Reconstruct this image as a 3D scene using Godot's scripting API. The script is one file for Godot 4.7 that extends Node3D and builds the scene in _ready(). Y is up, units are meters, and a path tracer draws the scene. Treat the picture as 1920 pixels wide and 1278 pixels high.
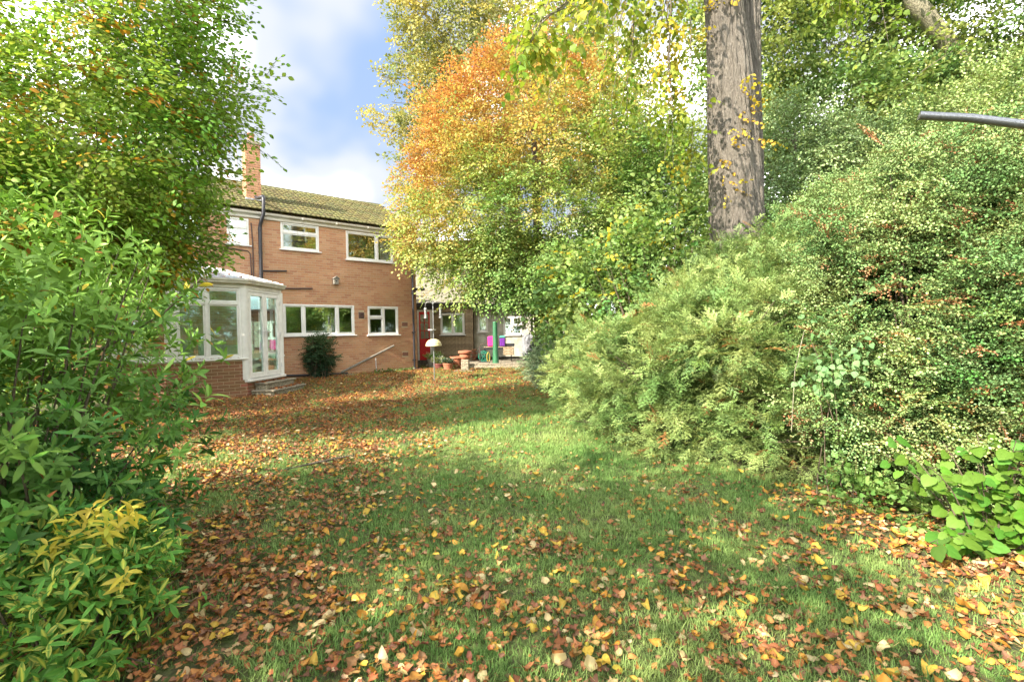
extends Node3D

# ------------------------------------------------------------------ state
var rng := RandomNumberGenerator.new()
var names := {}
var M := {}
var tint_cache := {}
var cam_xf := Transform3D()
var nz := FastNoiseLite.new()

const LIT := 1.0

func _ready():
	rng.seed = 20241
	nz.seed = 7
	nz.noise_type = FastNoiseLite.TYPE_SIMPLEX_SMOOTH
	nz.frequency = 1.0
	nz.fractal_type = FastNoiseLite.FRACTAL_NONE
	# ---- camera
	var cam := Camera3D.new()
	cam.name = "camera"
	cam.fov = 70.34
	cam.near = 0.05
	cam.far = 600.0
	cam.position = Vector3(0, 1.45, 0)
	cam.basis = Basis(Vector3.RIGHT, deg_to_rad(-1.07)) * Basis(Vector3.BACK, deg_to_rad(-1.0))
	add_child(cam)
	cam.current = true
	cam_xf = cam.transform
	# ---- sky, sun, exposure
	var we := WorldEnvironment.new()
	we.name = "world_environment"
	var env := Environment.new()
	env.background_mode = Environment.BG_SKY
	env.tonemap_mode = Environment.TONE_MAPPER_LINEAR
	env.tonemap_exposure = 7.9
	env.background_energy_multiplier = 1.0
	env.sdfgi_enabled = true
	env.ssao_enabled = true
	env.ssil_enabled = true
	var sky := Sky.new()
	var pano := PanoramaSkyMaterial.new()
	pano.panorama = sky_picture()
	sky.sky_material = pano
	env.sky = sky
	env.sky_rotation = Vector3(0, 0.50, 0)
	we.environment = env
	add_child(we)
	var sun := DirectionalLight3D.new()
	sun.name = "sun"
	sun.light_energy = 0.65
	sun.light_color = Color(1.0, 0.95, 0.88)
	sun.light_angular_distance = 0.5
	sun.shadow_enabled = true
	var az := deg_to_rad(42.0)      # behind the viewer's left
	var el := deg_to_rad(33.0)
	var to_sun := Vector3(-cos(az) * cos(el), sin(el), sin(az) * cos(el))
	sun.basis = Basis.looking_at(-to_sun, Vector3.UP)
	add_child(sun)
	materials()
	# ---- large structure
	build_ground()
	build_house()
	build_conservatory()
	build_outhouses()
	# ---- trees, shrubs, hedges
	build_trees()
	build_shrubs()
	# ---- objects
	build_garden_things()
	# ---- small details
	build_lawn()
	build_fallen_leaves()

# ------------------------------------------------------------------ naming
func numbered(called: String) -> String:
	if not names.has(called):
		names[called] = 0
		return called
	names[called] += 1
	return "%s_%03d" % [called, names[called]]

func tag(o: Node, label := "", category := "", group := "", kind := ""):
	if label: o.set_meta("label", label)
	if category: o.set_meta("category", category)
	if group: o.set_meta("group", group)
	if kind: o.set_meta("kind", kind)

func thing(called: String, label: String, category: String, at := Vector3.ZERO, turn := 0.0, group := "") -> Node3D:
	var o := Node3D.new()
	o.name = numbered(called)
	add_child(o)
	o.position = at
	o.rotation.y = turn
	tag(o, label, category, group)
	return o

func put(called: String, mesh: Mesh, mat: Material, parent: Node = null, xf := Transform3D()) -> MeshInstance3D:
	var o := MeshInstance3D.new()
	o.mesh = mesh
	o.material_override = mat
	o.transform = xf
	if parent == null:
		o.name = numbered(called)
		add_child(o)
	else:
		o.name = called
		parent.add_child(o, true)
	return o

func many(called: String, parent: Node, mesh: Mesh, mat: Material, xfs: Array, cols: PackedColorArray) -> MultiMeshInstance3D:
	var mm := MultiMesh.new()
	mm.transform_format = MultiMesh.TRANSFORM_3D
	mm.use_colors = true
	mm.mesh = mesh
	mm.instance_count = xfs.size()
	var b := PackedFloat32Array()
	b.resize(xfs.size() * 16)
	var i := 0
	for k in xfs.size():
		var t: Transform3D = xfs[k]
		var c: Color = cols[k]
		b[i] = t.basis.x.x; b[i + 1] = t.basis.y.x; b[i + 2] = t.basis.z.x; b[i + 3] = t.origin.x
		b[i + 4] = t.basis.x.y; b[i + 5] = t.basis.y.y; b[i + 6] = t.basis.z.y; b[i + 7] = t.origin.y
		b[i + 8] = t.basis.x.z; b[i + 9] = t.basis.y.z; b[i + 10] = t.basis.z.z; b[i + 11] = t.origin.z
		b[i + 12] = c.r; b[i + 13] = c.g; b[i + 14] = c.b; b[i + 15] = 1.0
		i += 16
	mm.buffer = b
	var o := MultiMeshInstance3D.new()
	o.multimesh = mm
	o.material_override = mat
	if parent == null:
		o.name = numbered(called)
		add_child(o)
	else:
		o.name = called
		parent.add_child(o, true)
	o.set_meta("kind", "stuff")
	return o

# ------------------------------------------------------------------ mesh building
class MB:
	var v := PackedVector3Array()
	var c := PackedColorArray()
	var ix := PackedInt32Array()
	var col := Color(1, 1, 1)

	func tri(a: Vector3, b: Vector3, d: Vector3):      # counter-clockwise from outside
		var n := v.size()
		v.append(a); v.append(b); v.append(d)
		c.append(col); c.append(col); c.append(col)
		ix.append(n); ix.append(n + 2); ix.append(n + 1)

	func quad(a: Vector3, b: Vector3, d: Vector3, e: Vector3):
		var n := v.size()
		v.append(a); v.append(b); v.append(d); v.append(e)
		for k in 4: c.append(col)
		ix.append(n); ix.append(n + 2); ix.append(n + 1)
		ix.append(n); ix.append(n + 3); ix.append(n + 2)

	func poly(p: Array):
		for k in range(1, p.size() - 1): tri(p[0], p[k], p[k + 1])

	func box(lo: Vector3, hi: Vector3, xf := Transform3D()):
		var p := []
		for k in 8:
			p.append(xf * Vector3(hi.x if k & 1 else lo.x, hi.y if k & 2 else lo.y, hi.z if k & 4 else lo.z))
		quad(p[4], p[5], p[7], p[6]); quad(p[1], p[0], p[2], p[3])
		quad(p[5], p[1], p[3], p[7]); quad(p[0], p[4], p[6], p[2])
		quad(p[6], p[7], p[3], p[2]); quad(p[0], p[1], p[5], p[4])

	func cbox(lo: Vector3, hi: Vector3, r := 0.006, xf := Transform3D()):   # chamfered box
		var m := (lo + hi) / 2.0
		var h := (hi - lo) / 2.0
		r = minf(r, minf(h.x, minf(h.y, h.z)) * 0.6)
		var q := func(s: Vector3, ax: int) -> Vector3:
			var g := h - Vector3(r, r, r)
			g[ax] = h[ax]
			return xf * (m + s * g)
		for ax in 3:
			var u := (ax + 1) % 3
			var w := (ax + 2) % 3
			for s in [-1.0, 1.0]:
				var ring := []
				for k in [[-1, -1], [1, -1], [1, 1], [-1, 1]]:
					var t := Vector3()
					t[ax] = s; t[u] = k[0]; t[w] = k[1]
					ring.append(q.call(t, ax))
				if s < 0: ring.reverse()
				quad(ring[0], ring[1], ring[2], ring[3])
			# the four edges parallel to ax
			for k in [[-1, -1], [1, -1], [1, 1], [-1, 1]]:
				var a := Vector3()
				a[ax] = -1; a[u] = k[0]; a[w] = k[1]
				var b := a
				b[ax] = 1
				if k[0] * k[1] > 0: quad(q.call(a, u), q.call(a, w), q.call(b, w), q.call(b, u))
				else: quad(q.call(b, u), q.call(b, w), q.call(a, w), q.call(a, u))
		for k in 8:
			var s := Vector3(1 if k & 1 else -1, 1 if k & 2 else -1, 1 if k & 4 else -1)
			if s.x * s.y * s.z > 0: tri(q.call(s, 0), q.call(s, 1), q.call(s, 2))
			else: tri(q.call(s, 0), q.call(s, 2), q.call(s, 1))

	func tube(p: Array, r: Array, sides := 6, caps := false):
		var base := v.size()
		var up := Vector3(0.123, 0.97, 0.21).normalized()
		for i in p.size():
			var d: Vector3 = (p[mini(i + 1, p.size() - 1)] - p[maxi(i - 1, 0)])
			if d.length() < 1e-6: d = Vector3.UP
			d = d.normalized()
			if absf(d.dot(up)) > 0.95: up = Vector3(0.97, 0.1, 0.2).normalized()
			var s := d.cross(up).normalized()
			up = s.cross(d).normalized()
			for k in sides:
				var a := TAU * k / sides
				v.append(p[i] + (s * cos(a) + up * sin(a)) * r[i])
				c.append(col)
		for i in p.size() - 1:
			for k in sides:
				var a := base + i * sides + k
				var b := base + i * sides + (k + 1) % sides
				ix.append(a); ix.append(a + sides); ix.append(b)
				ix.append(b); ix.append(a + sides); ix.append(b + sides)
		if caps:
			for e in [0, p.size() - 1]:
				var n := v.size()
				v.append(p[e]); c.append(col)
				for k in sides:
					v.append(v[base + e * sides + k]); c.append(col)
				for k in sides:
					ix.append(n)
					ix.append(n + 1 + (k if e else (k + 1) % sides)); ix.append(n + 1 + ((k + 1) % sides if e else k))

	func lathe(prof: Array, sides := 20, at := Vector3.ZERO):      # Vector2(radius, height), upwards on the outside
		for i in prof.size() - 1:
			var base := v.size()
			for e in 2:
				for k in sides + 1:
					var a := TAU * k / sides
					v.append(at + Vector3(cos(a) * prof[i + e].x, prof[i + e].y, -sin(a) * prof[i + e].x)); c.append(col)
			for k in sides:
				var a := base + k
				var b := base + sides + 1 + k
				ix.append(a); ix.append(b); ix.append(a + 1)
				ix.append(a + 1); ix.append(b); ix.append(b + 1)

	# a leaf blade from o along f, face towards u
	func leaf(o: Vector3, f: Vector3, u: Vector3, L: float, W: float, prof: Array, fold: float, droop: float, mid: Color, rim: Color):
		var s := f.cross(u).normalized()
		u = s.cross(f).normalized()
		var n := prof.size()
		var b := v.size()
		for i in n:
			var t := float(i) / (n - 1)
			var p := o + f * (L * t) - u * (droop * L * t * t)
			var w: float = prof[i] * W * 0.5
			v.append(p); c.append(mid)
			v.append(p - s * w + u * (fold * w)); c.append(rim)
			v.append(p + s * w + u * (fold * w)); c.append(rim)
		for i in n - 1:
			var a := b + i * 3
			if prof[i] > 0.0 or i > 0:
				for t in [[0, 1, 4], [0, 4, 3], [0, 3, 5], [0, 5, 2]]:
					if prof[i + 1] == 0.0 and (t == [0, 4, 3] or t == [0, 3, 5]):
						continue
					ix.append(a + t[0]); ix.append(a + t[1]); ix.append(a + (3 if prof[i + 1] == 0.0 and t[2] == 4 else t[2]))
				if prof[i + 1] == 0.0:
					ix.resize(ix.size() - 3)
					ix.append(a); ix.append(a + 3); ix.append(a + 2)
			else:
				ix.append(a); ix.append(a + 4); ix.append(a + 3)
				ix.append(a); ix.append(a + 3); ix.append(a + 5)

	func mesh() -> ArrayMesh:
		var nn := PackedVector3Array()
		nn.resize(v.size())
		for k in range(0, ix.size(), 3):
			var a := ix[k]; var b := ix[k + 1]; var d := ix[k + 2]
			var f := (v[d] - v[a]).cross(v[b] - v[a])
			nn[a] += f; nn[b] += f; nn[d] += f
		for k in nn.size():
			nn[k] = nn[k].normalized() if nn[k].length_squared() > 1e-20 else Vector3.UP
		var arr := []
		arr.resize(Mesh.ARRAY_MAX)
		arr[Mesh.ARRAY_VERTEX] = v
		arr[Mesh.ARRAY_NORMAL] = nn
		arr[Mesh.ARRAY_COLOR] = c
		arr[Mesh.ARRAY_INDEX] = ix
		var m := ArrayMesh.new()
		m.add_surface_from_arrays(Mesh.PRIMITIVE_TRIANGLES, arr)
		return m

func bx(lo: Vector3, hi: Vector3, r := 0.006) -> ArrayMesh:
	var b := MB.new()
	b.cbox(lo, hi, r)
	return b.mesh()

func pipe(p: Array, r: float, sides := 10) -> ArrayMesh:
	var b := MB.new()
	var rr := []
	for k in p.size(): rr.append(r)
	b.tube(p, rr, sides, true)
	return b.mesh()

# ------------------------------------------------------------------ materials
func lin(r: float, g: float, b: float) -> Color:
	return Color(r, g, b).linear_to_srgb()

func noise(freq: float, oct: int, kind := FastNoiseLite.TYPE_SIMPLEX_SMOOTH, sd := 1) -> FastNoiseLite:
	var n := FastNoiseLite.new()
	n.noise_type = kind
	n.frequency = freq
	n.fractal_octaves = oct
	n.seed = sd
	return n

func ntex(freq: float, oct: int, lo: Color, hi: Color, sd := 1, size := 512, mid = null) -> NoiseTexture2D:
	var t := NoiseTexture2D.new()
	t.width = size; t.height = size
	t.seamless = true
	t.noise = noise(freq, oct, FastNoiseLite.TYPE_SIMPLEX_SMOOTH, sd)
	var g := Gradient.new()
	g.set_color(0, lo); g.set_color(1, hi)
	g.set_offset(0, 0.15); g.set_offset(1, 0.85)
	if mid != null: g.add_point(0.5, mid)
	t.color_ramp = g
	return t

func gray(a: float) -> Color:
	return Color(a, a, a)

func mat(called: String, col: Color, rough := 0.8) -> StandardMaterial3D:
	var m := StandardMaterial3D.new()
	m.resource_name = called
	m.albedo_color = col
	m.roughness = rough
	M[called] = m
	return m

func tri(m: StandardMaterial3D, tex: Texture2D, s: Vector3, bump: Texture2D = null, cm := 0.3):
	m.uv1_triplanar = true
	m.uv1_world_triplanar = true
	m.uv1_scale = s
	m.albedo_texture = tex
	if bump:
		m.heightmap_enabled = true
		m.heightmap_texture = bump
		m.heightmap_scale = cm

func leafmat(called: String, rough := 0.45, back := 0.8, spec := 0.4) -> StandardMaterial3D:
	var m := mat(called, Color(1, 1, 1), rough)
	m.vertex_color_use_as_albedo = true
	m.backlight_enabled = true
	m.backlight = Color(back, back, back * 0.8)
	m.metallic_specular = spec
	m.cull_mode = BaseMaterial3D.CULL_DISABLED
	return m

func materials():
	var grain := ntex(0.02, 5, gray(0.72), gray(1.12), 3)
	var fine := ntex(0.06, 4, gray(0.7), gray(1.1), 5)
	var bumpf := ntex(0.05, 5, gray(0.0), gray(1.0), 9)
	M["bumpf"] = bumpf
	# bricks: one base material that takes colours, and tones of it for single bricks
	var bk := mat("brickwork", Color(1, 1, 1), 0.9)
	bk.vertex_color_use_as_albedo = true
	tri(bk, fine, Vector3(5, 5, 5), bumpf, 0.25)
	var tones := [[0.548, 0.281, 0.152], [0.574, 0.309, 0.167], [0.517, 0.254, 0.141], [0.593, 0.336, 0.191], [0.486, 0.233, 0.129], [0.561, 0.295, 0.152], [0.542, 0.309, 0.167]]
	for k in tones.size():
		var b := mat("brick_tone_%d" % k, lin(tones[k][0], tones[k][1], tones[k][2]), 0.9)
		tri(b, fine, Vector3(5, 5, 5), bumpf, 0.25)
	var dt := [[0.276, 0.126, 0.066], [0.312, 0.156, 0.078], [0.336, 0.120, 0.072], [0.252, 0.132, 0.060], [0.372, 0.132, 0.084]]
	for k in dt.size():
		var b := mat("brown_brick_%d" % k, lin(dt[k][0], dt[k][1], dt[k][2]), 0.9)
		tri(b, fine, Vector3(5, 5, 5), bumpf, 0.25)
	tri(mat("mortar", lin(0.56, 0.45, 0.30), 0.95), fine, Vector3(4, 4, 4), bumpf, 0.2)
	tri(mat("upvc", lin(0.74, 0.73, 0.70), 0.35), ntex(0.012, 4, gray(0.95), gray(1.02), 12), Vector3(0.8, 0.8, 0.8))
	tri(mat("gutter_white", lin(0.66, 0.63, 0.55), 0.45), ntex(0.012, 5, gray(0.85), gray(1.03), 13), Vector3(0.7, 0.7, 0.7))
	tri(mat("black_plastic", lin(0.03, 0.03, 0.038), 0.35), grain, Vector3(2, 2, 2))
	tri(mat("brown_pipe", lin(0.10, 0.055, 0.045), 0.6), grain, Vector3(2, 2, 2))
	tri(mat("grey_metal", lin(0.42, 0.43, 0.44), 0.35), grain, Vector3(1, 1, 1))
	M["grey_metal"].metallic = 0.6
	tri(mat("alloy", lin(0.27, 0.285, 0.32), 0.3), ntex(0.03, 4, gray(0.8), gray(1.0), 21), Vector3(6, 6, 6))
	M["alloy"].metallic = 0.85
	tri(mat("dark_inside", lin(0.16, 0.15, 0.12), 0.9), grain, Vector3(1, 1, 1))
	tri(mat("cream_plaster", lin(0.60, 0.57, 0.48), 0.9), grain, Vector3(1, 1, 1))
	tri(mat("curtain", lin(0.6, 0.58, 0.52), 0.9), grain, Vector3(3, 3, 3))
	# coated glass: partly mirror, the rest see-through
	var white := Image.create(4, 4, false, Image.FORMAT_RGBA8)
	white.fill(Color(1, 1, 1))
	var wt := ImageTexture.create_from_image(white)
	for g in [["glass", Color(0.86, 0.92, 0.86, 0.30)], ["conservatory_glass", Color(0.72, 0.92, 0.88, 0.24)], ["roof_glazing", Color(0.62, 0.68, 0.74, 0.62)]]:
		var m := mat(g[0], g[1], 0.03)
		m.metallic = 1.0
		m.transparency = BaseMaterial3D.TRANSPARENCY_ALPHA
		m.albedo_texture = wt
		m.cull_mode = BaseMaterial3D.CULL_DISABLED
	M["roof_glazing"].roughness = 0.2
	M["roof_glazing"].metallic = 0.3
	# roof tiles, mossy
	for k in 5:
		var m := mat("roof_tile_%d" % k, [lin(0.9, 0.9, 0.9), lin(1, 0.9, 0.8), lin(0.75, 0.8, 0.75), lin(1, 1, 0.85), lin(0.8, 0.7, 0.65)][k], 0.95)
		tri(m, ntex(0.018, 5, lin(0.06, 0.045, 0.028), lin(0.15, 0.165, 0.035), 31, 512, lin(0.105, 0.10, 0.033)), Vector3(1.3, 1.3, 1.3), bumpf, 1.2)
		if k: m.albedo_texture = M["roof_tile_0"].albedo_texture
	tri(mat("moss", Color(1, 1, 1), 0.98), fine, Vector3(6, 6, 6), bumpf, 1.0)
	M["moss"].vertex_color_use_as_albedo = true
	# timber
	for k in 3:
		tri(mat("board_%d" % k, [lin(0.36, 0.27, 0.16), lin(0.31, 0.23, 0.14), lin(0.40, 0.31, 0.19)][k], 0.85), ntex(0.03, 5, gray(0.6), gray(1.1), 41), Vector3(0.5, 6, 6), bumpf, 0.3)
	tri(mat("grey_wood", lin(0.30, 0.28, 0.23), 0.85), ntex(0.03, 5, gray(0.65), gray(1.1), 43), Vector3(2, 2, 2), bumpf, 0.2)
	tri(mat("render", lin(0.46, 0.45, 0.37), 0.9), ntex(0.012, 6, gray(0.82), gray(1.04), 44), Vector3(0.5, 0.5, 0.5), bumpf, 0.3)
	tri(mat("old_render", lin(0.34, 0.32, 0.25), 0.9), ntex(0.012, 6, gray(0.8), gray(1.04), 45), Vector3(0.4, 0.4, 0.4), bumpf, 0.3)
	tri(mat("red_paint", lin(0.66, 0.02, 0.02), 0.4), ntex(0.02, 3, gray(0.88), gray(1.03), 46), Vector3(1, 1, 1))
	tri(mat("terracotta", lin(0.46, 0.17, 0.09), 0.85), ntex(0.02, 5, gray(0.7), gray(1.1), 47), Vector3(3, 3, 3), bumpf, 0.2)
	tri(mat("dark_terracotta", lin(0.20, 0.06, 0.045), 0.85), fine, Vector3(3, 3, 3))
	tri(mat("stone", lin(0.40, 0.35, 0.25), 0.95), ntex(0.02, 6, gray(0.6), gray(1.1), 48), Vector3(1.5, 1.5, 1.5), bumpf, 0.6)
	tri(mat("green_paint", lin(0.035, 0.17, 0.075), 0.5), ntex(0.02, 5, gray(0.75), gray(1.1), 49), Vector3(2, 2, 2), bumpf, 0.1)
	tri(mat("hose_green", lin(0.01, 0.22, 0.14), 0.4), fine, Vector3(2, 2, 2))
	tri(mat("hose_yellow", lin(0.45, 0.36, 0.05), 0.5), fine, Vector3(2, 2, 2))
	tri(mat("pink_plastic", lin(0.75, 0.05, 0.30), 0.4), fine, Vector3(2, 2, 2))
	tri(mat("purple_plastic", lin(0.16, 0.03, 0.32), 0.4), fine, Vector3(2, 2, 2))
	tri(mat("teal_plastic", lin(0.10, 0.42, 0.34), 0.4), fine, Vector3(2, 2, 2))
	tri(mat("tarpaulin", lin(0.22, 0.23, 0.25), 0.5), grain, Vector3(2, 2, 2), bumpf, 0.5)
	tri(mat("cream_plastic", lin(0.72, 0.62, 0.32), 0.45), ntex(0.012, 4, gray(0.85), gray(1.03), 50), Vector3(2, 2, 2))
	tri(mat("sofa", lin(0.42, 0.37, 0.28), 0.9), fine, Vector3(6, 6, 6), bumpf, 0.2)
	tri(mat("cushion", lin(0.6, 0.56, 0.42), 0.9), ntex(0.025, 3, lin(0.45, 0.5, 0.3), gray(1.0), 51), Vector3(3, 3, 3))
	tri(mat("white_thing", lin(0.75, 0.75, 0.75), 0.5), fine, Vector3(2, 2, 2))
	tri(mat("yellow_thing", lin(0.62, 0.40, 0.08), 0.5), fine, Vector3(2, 2, 2))
	# ground
	tri(mat("ground", Color(1, 1, 1), 1.0), ntex(0.02, 6, lin(0.055, 0.05, 0.022), lin(0.09, 0.13, 0.03), 61, 1024, lin(0.075, 0.085, 0.025)), Vector3(0.5, 0.5, 0.5), bumpf, 2.0)
	tri(mat("paving", lin(0.30, 0.26, 0.19), 0.95), grain, Vector3(1, 1, 1), bumpf, 0.4)
	# bark
	var barkb := ntex(0.03, 5, gray(0.0), gray(1.0), 71, 512)
	tri(mat("lime_bark", Color(1, 1, 1), 0.95), ntex(0.016, 6, lin(0.15, 0.13, 0.105), lin(0.30, 0.275, 0.235), 72, 1024, lin(0.22, 0.195, 0.16)), Vector3(8.0, 0.35, 8.0), barkb, 5.0)
	M["lime_bark"].vertex_color_use_as_albedo = true
	tri(mat("bark", lin(0.17, 0.14, 0.10), 0.95), ntex(0.03, 5, gray(0.5), gray(1.2), 73), Vector3(3, 0.8, 3), barkb, 1.5)
	tri(mat("pale_bark", lin(0.34, 0.31, 0.22), 0.95), ntex(0.03, 5, gray(0.5), gray(1.2), 74), Vector3(2, 0.8, 2), barkb, 1.5)
	tri(mat("twig", lin(0.13, 0.10, 0.065), 0.9), grain, Vector3(3, 3, 3))
	# leaves
	leafmat("beech_leaf", 0.5, 1.0, 0.35)
	leafmat("autumn_leaf", 0.55, 0.9, 0.3)
	leafmat("glossy_leaf", 0.42, 0.55, 0.28)
	leafmat("hedge_leaf", 0.45, 0.6, 0.4)
	leafmat("lime_leaf", 0.5, 1.0, 0.35)
	leafmat("grass", 0.6, 0.6, 0.3)
	leafmat("dry_leaf", 0.6, 0.25, 0.35)

# ------------------------------------------------------------------ sky
func sky_picture() -> ImageTexture:
	var w := 1024
	var h := 512
	var im := Image.create(w, h, false, Image.FORMAT_RGBF)
	var a := noise(1.0, 5, FastNoiseLite.TYPE_SIMPLEX_SMOOTH, 5)
	var b := noise(0.45, 4, FastNoiseLite.TYPE_SIMPLEX_SMOOTH, 11)
	for y in h:
		var lat := (0.5 - (y + 0.5) / h) * PI
		var sy := sin(lat)
		for x in w:
			var lon := TAU * (x + 0.5) / w
			var d := Vector3(cos(lat) * cos(lon), sy, cos(lat) * sin(lon))
			var c := Vector3(0.40, 0.42, 0.44)
			if sy > 0.0:
				var blue := Vector3(0.042, 0.070, 0.125).lerp(Vector3(0.095, 0.118, 0.140), pow(1.0 - sy, 4.0))
				var p := Vector3(d.x, 0, d.z) / (sy + 0.25) * 0.7
				var f := a.get_noise_3d(p.x * 1.0, p.z * 1.4, 3.0) + 0.5 * b.get_noise_3d(p.x, p.z, 9.0)
				var cov := smoothstep(-0.30, 0.62, f + 0.02 + 0.30 * pow(1.0 - sy, 4.0))
				# thin veil first, thick bright cloud where it gathers
				c = blue.lerp(Vector3(0.125, 0.128, 0.135), smoothstep(-0.12, 0.30, cov) * 0.85)
				c = c.lerp(Vector3(1.1, 1.1, 1.09), pow(smoothstep(0.26, 1.0, cov), 2.0))
			im.set_pixel(x, y, Color(c.x, c.y, c.z))
	return ImageTexture.create_from_image(im)

# ------------------------------------------------------------------ ground
func ss(a: float, b: float, x: float) -> float:
	var t := clampf((x - a) / (b - a), 0.0, 1.0)
	return t * t * (3.0 - 2.0 * t)

func gh(x: float, z: float) -> float:
	var y := 0.05 * ss(1.0, 6.0, -z) + 0.09 * ss(11.0, 15.5, -z)
	var near := 1.0 - ss(15.0, 30.0, Vector2(x, z).length())
	return y + near * 0.022 * nz.get_noise_2d(x * 0.55, z * 0.55) + near * 0.25 * ss(1.2, 4.5, x - 0.18 * z - 2.2) 

func build_ground():
	var b := MB.new()
	var xs := []
	var zs := []
	var x := -14.0
	while x <= 14.01: xs.append(x); x += 0.35
	for k in [18.0, 24.0, 34.0, 55.0, 100.0, 220.0]: xs.append(k); xs.push_front(-k)
	var z := -26.0
	while z <= 4.01: zs.append(z); z += 0.35
	for k in [-32.0, -42.0, -60.0, -110.0, -240.0]: zs.push_front(k)
	for k in [8.0, 16.0, 40.0, 120.0, 220.0]: zs.append(k)
	for zz in zs:
		for xx in xs:
			b.v.append(Vector3(xx, gh(xx, zz), zz)); b.c.append(Color(1, 1, 1))
	var n := xs.size()
	for j in zs.size() - 1:
		for i in n - 1:
			var a := j * n + i
			b.ix.append(a); b.ix.append(a + 1); b.ix.append(a + n)
			b.ix.append(a + 1); b.ix.append(a + n + 1); b.ix.append(a + n)
	var g := put("ground", b.mesh(), M["ground"])
	tag(g, "lawn ground of a back garden", "ground", "", "structure")

# ------------------------------------------------------------------ house
const TH := 0.698132
const HO := Vector3(-7.28, 0, -14.35)

func hpos(x: float, y: float, z: float) -> Vector3:
	return HO + Basis(Vector3.UP, TH) * Vector3(x, y, z)

# wall slab with openings, in the plane z from z0 to z1
func slab(b: MB, x0: float, x1: float, y0: float, y1: float, z0: float, z1: float, op: Array):
	var ys := [y0, y1]
	for o in op:
		for q in [o[2], o[3]]:
			if q > y0 and q < y1 and not ys.has(q): ys.append(q)
	ys.sort()
	for j in ys.size() - 1:
		var ym: float = (ys[j] + ys[j + 1]) / 2.0
		var cuts := []
		for o in op:
			if o[2] < ym and o[3] > ym: cuts.append([o[0], o[1]])
		cuts.sort()
		var x := x0
		for c in cuts:
			if c[0] > x: b.box(Vector3(x, ys[j], z0), Vector3(c[0], ys[j + 1], z1))
			x = maxf(x, c[1])
		if x < x1: b.box(Vector3(x, ys[j], z0), Vector3(x1, ys[j + 1], z1))

# brick positions of a stretcher-bond face: [x, y, length]
func bricks(x0: float, x1: float, y0: float, y1: float, op: Array, shift := 0.0) -> Array:
	var out := []
	var row := 0
	var y := y0
	while y + 0.065 <= y1 + 0.001:
		var x := x0 - (0.1125 if row % 2 else 0.0) - shift
		while x < x1:
			var spans := [[maxf(x, x0), minf(x + 0.215, x1)]]
			for o in op:
				if o[2] < y + 0.06 and o[3] > y + 0.005:
					var nx := []
					for s in spans:
						if o[0] <= s[0] and o[1] >= s[1]: continue
						if o[0] > s[0] and o[0] < s[1]: nx.append([s[0], o[0]])
						if o[1] > s[0] and o[1] < s[1]: nx.append([o[1], s[1]])
						if o[1] <= s[0] or o[0] >= s[1]: nx.append(s)
					spans = nx
			for s in spans:
				if s[1] - s[0] > 0.025: out.append([s[0], y, s[1] - s[0]])
			x += 0.225
		y += 0.075
		row += 1
	return out

func unit_brick() -> ArrayMesh:
	var b := MB.new()
	b.cbox(Vector3(0, 0, -0.03), Vector3(1, 0.065, 0.0), 0.004)
	return b.mesh()

func window_at(parent: Node, xf: Transform3D, w: float, h: float, cols: Array, trans: Array, sill := true, glass := "glass", opened := -1):
	# cols: right edges of the lights as fractions; trans[i]: height fraction of a transom in light i, or 0
	var f := MB.new()
	var d0 := -0.06
	var d1 := 0.01
	var t := 0.055
	f.cbox(Vector3(0, 0, d0), Vector3(t, h, d1), 0.008)
	f.cbox(Vector3(w - t, 0, d0), Vector3(w, h, d1), 0.008)
	f.cbox(Vector3(t, 0, d0), Vector3(w - t, t, d1 - 0.002), 0.008)
	f.cbox(Vector3(t, h - t, d0), Vector3(w - t, h, d1 - 0.002), 0.008)
	var panes := []
	var x0 := t
	for i in cols.size():
		var x1: float = w * cols[i]
		if i == cols.size() - 1: x1 = w - t
		else: f.cbox(Vector3(x1 - 0.035, t, d0), Vector3(x1 + 0.035, h - t, d1 - 0.004), 0.008)
		var a := x0
		var b := x1 if i == cols.size() - 1 else x1 - 0.035
		if trans[i] > 0.0:
			var y: float = h * trans[i]
			f.cbox(Vector3(a, y - 0.035, d0), Vector3(b, y + 0.035, d1 - 0.006), 0.008)
			panes.append([a, b, t, y - 0.035])
			panes.append([a, b, y + 0.035, h - t])
		else: panes.append([a, b, t, h - t])
		x0 = x1 + 0.035
	for p in panes:      # sash rims stepped back
		for q in [[p[0], p[0] + 0.03, p[2], p[3]], [p[1] - 0.03, p[1], p[2], p[3]], [p[0] + 0.03, p[1] - 0.03, p[2], p[2] + 0.03], [p[0] + 0.03, p[1] - 0.03, p[3] - 0.03, p[3]]]:
			f.cbox(Vector3(q[0], q[2], -0.05), Vector3(q[1], q[3], -0.012), 0.006)
	var o := put("window", f.mesh(), M["upvc"], parent, xf)
	for p in panes:
		put("pane", bx(Vector3(p[0] + 0.02, p[2] + 0.02, -0.034), Vector3(p[1] - 0.02, p[3] - 0.02, -0.030), 0.001), M[glass], o)
	if sill:
		put("sill", bx(Vector3(-0.05, -0.035, -0.04), Vector3(w + 0.06, -0.002, 0.07), 0.008), M["upvc"], o)
	return o

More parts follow.
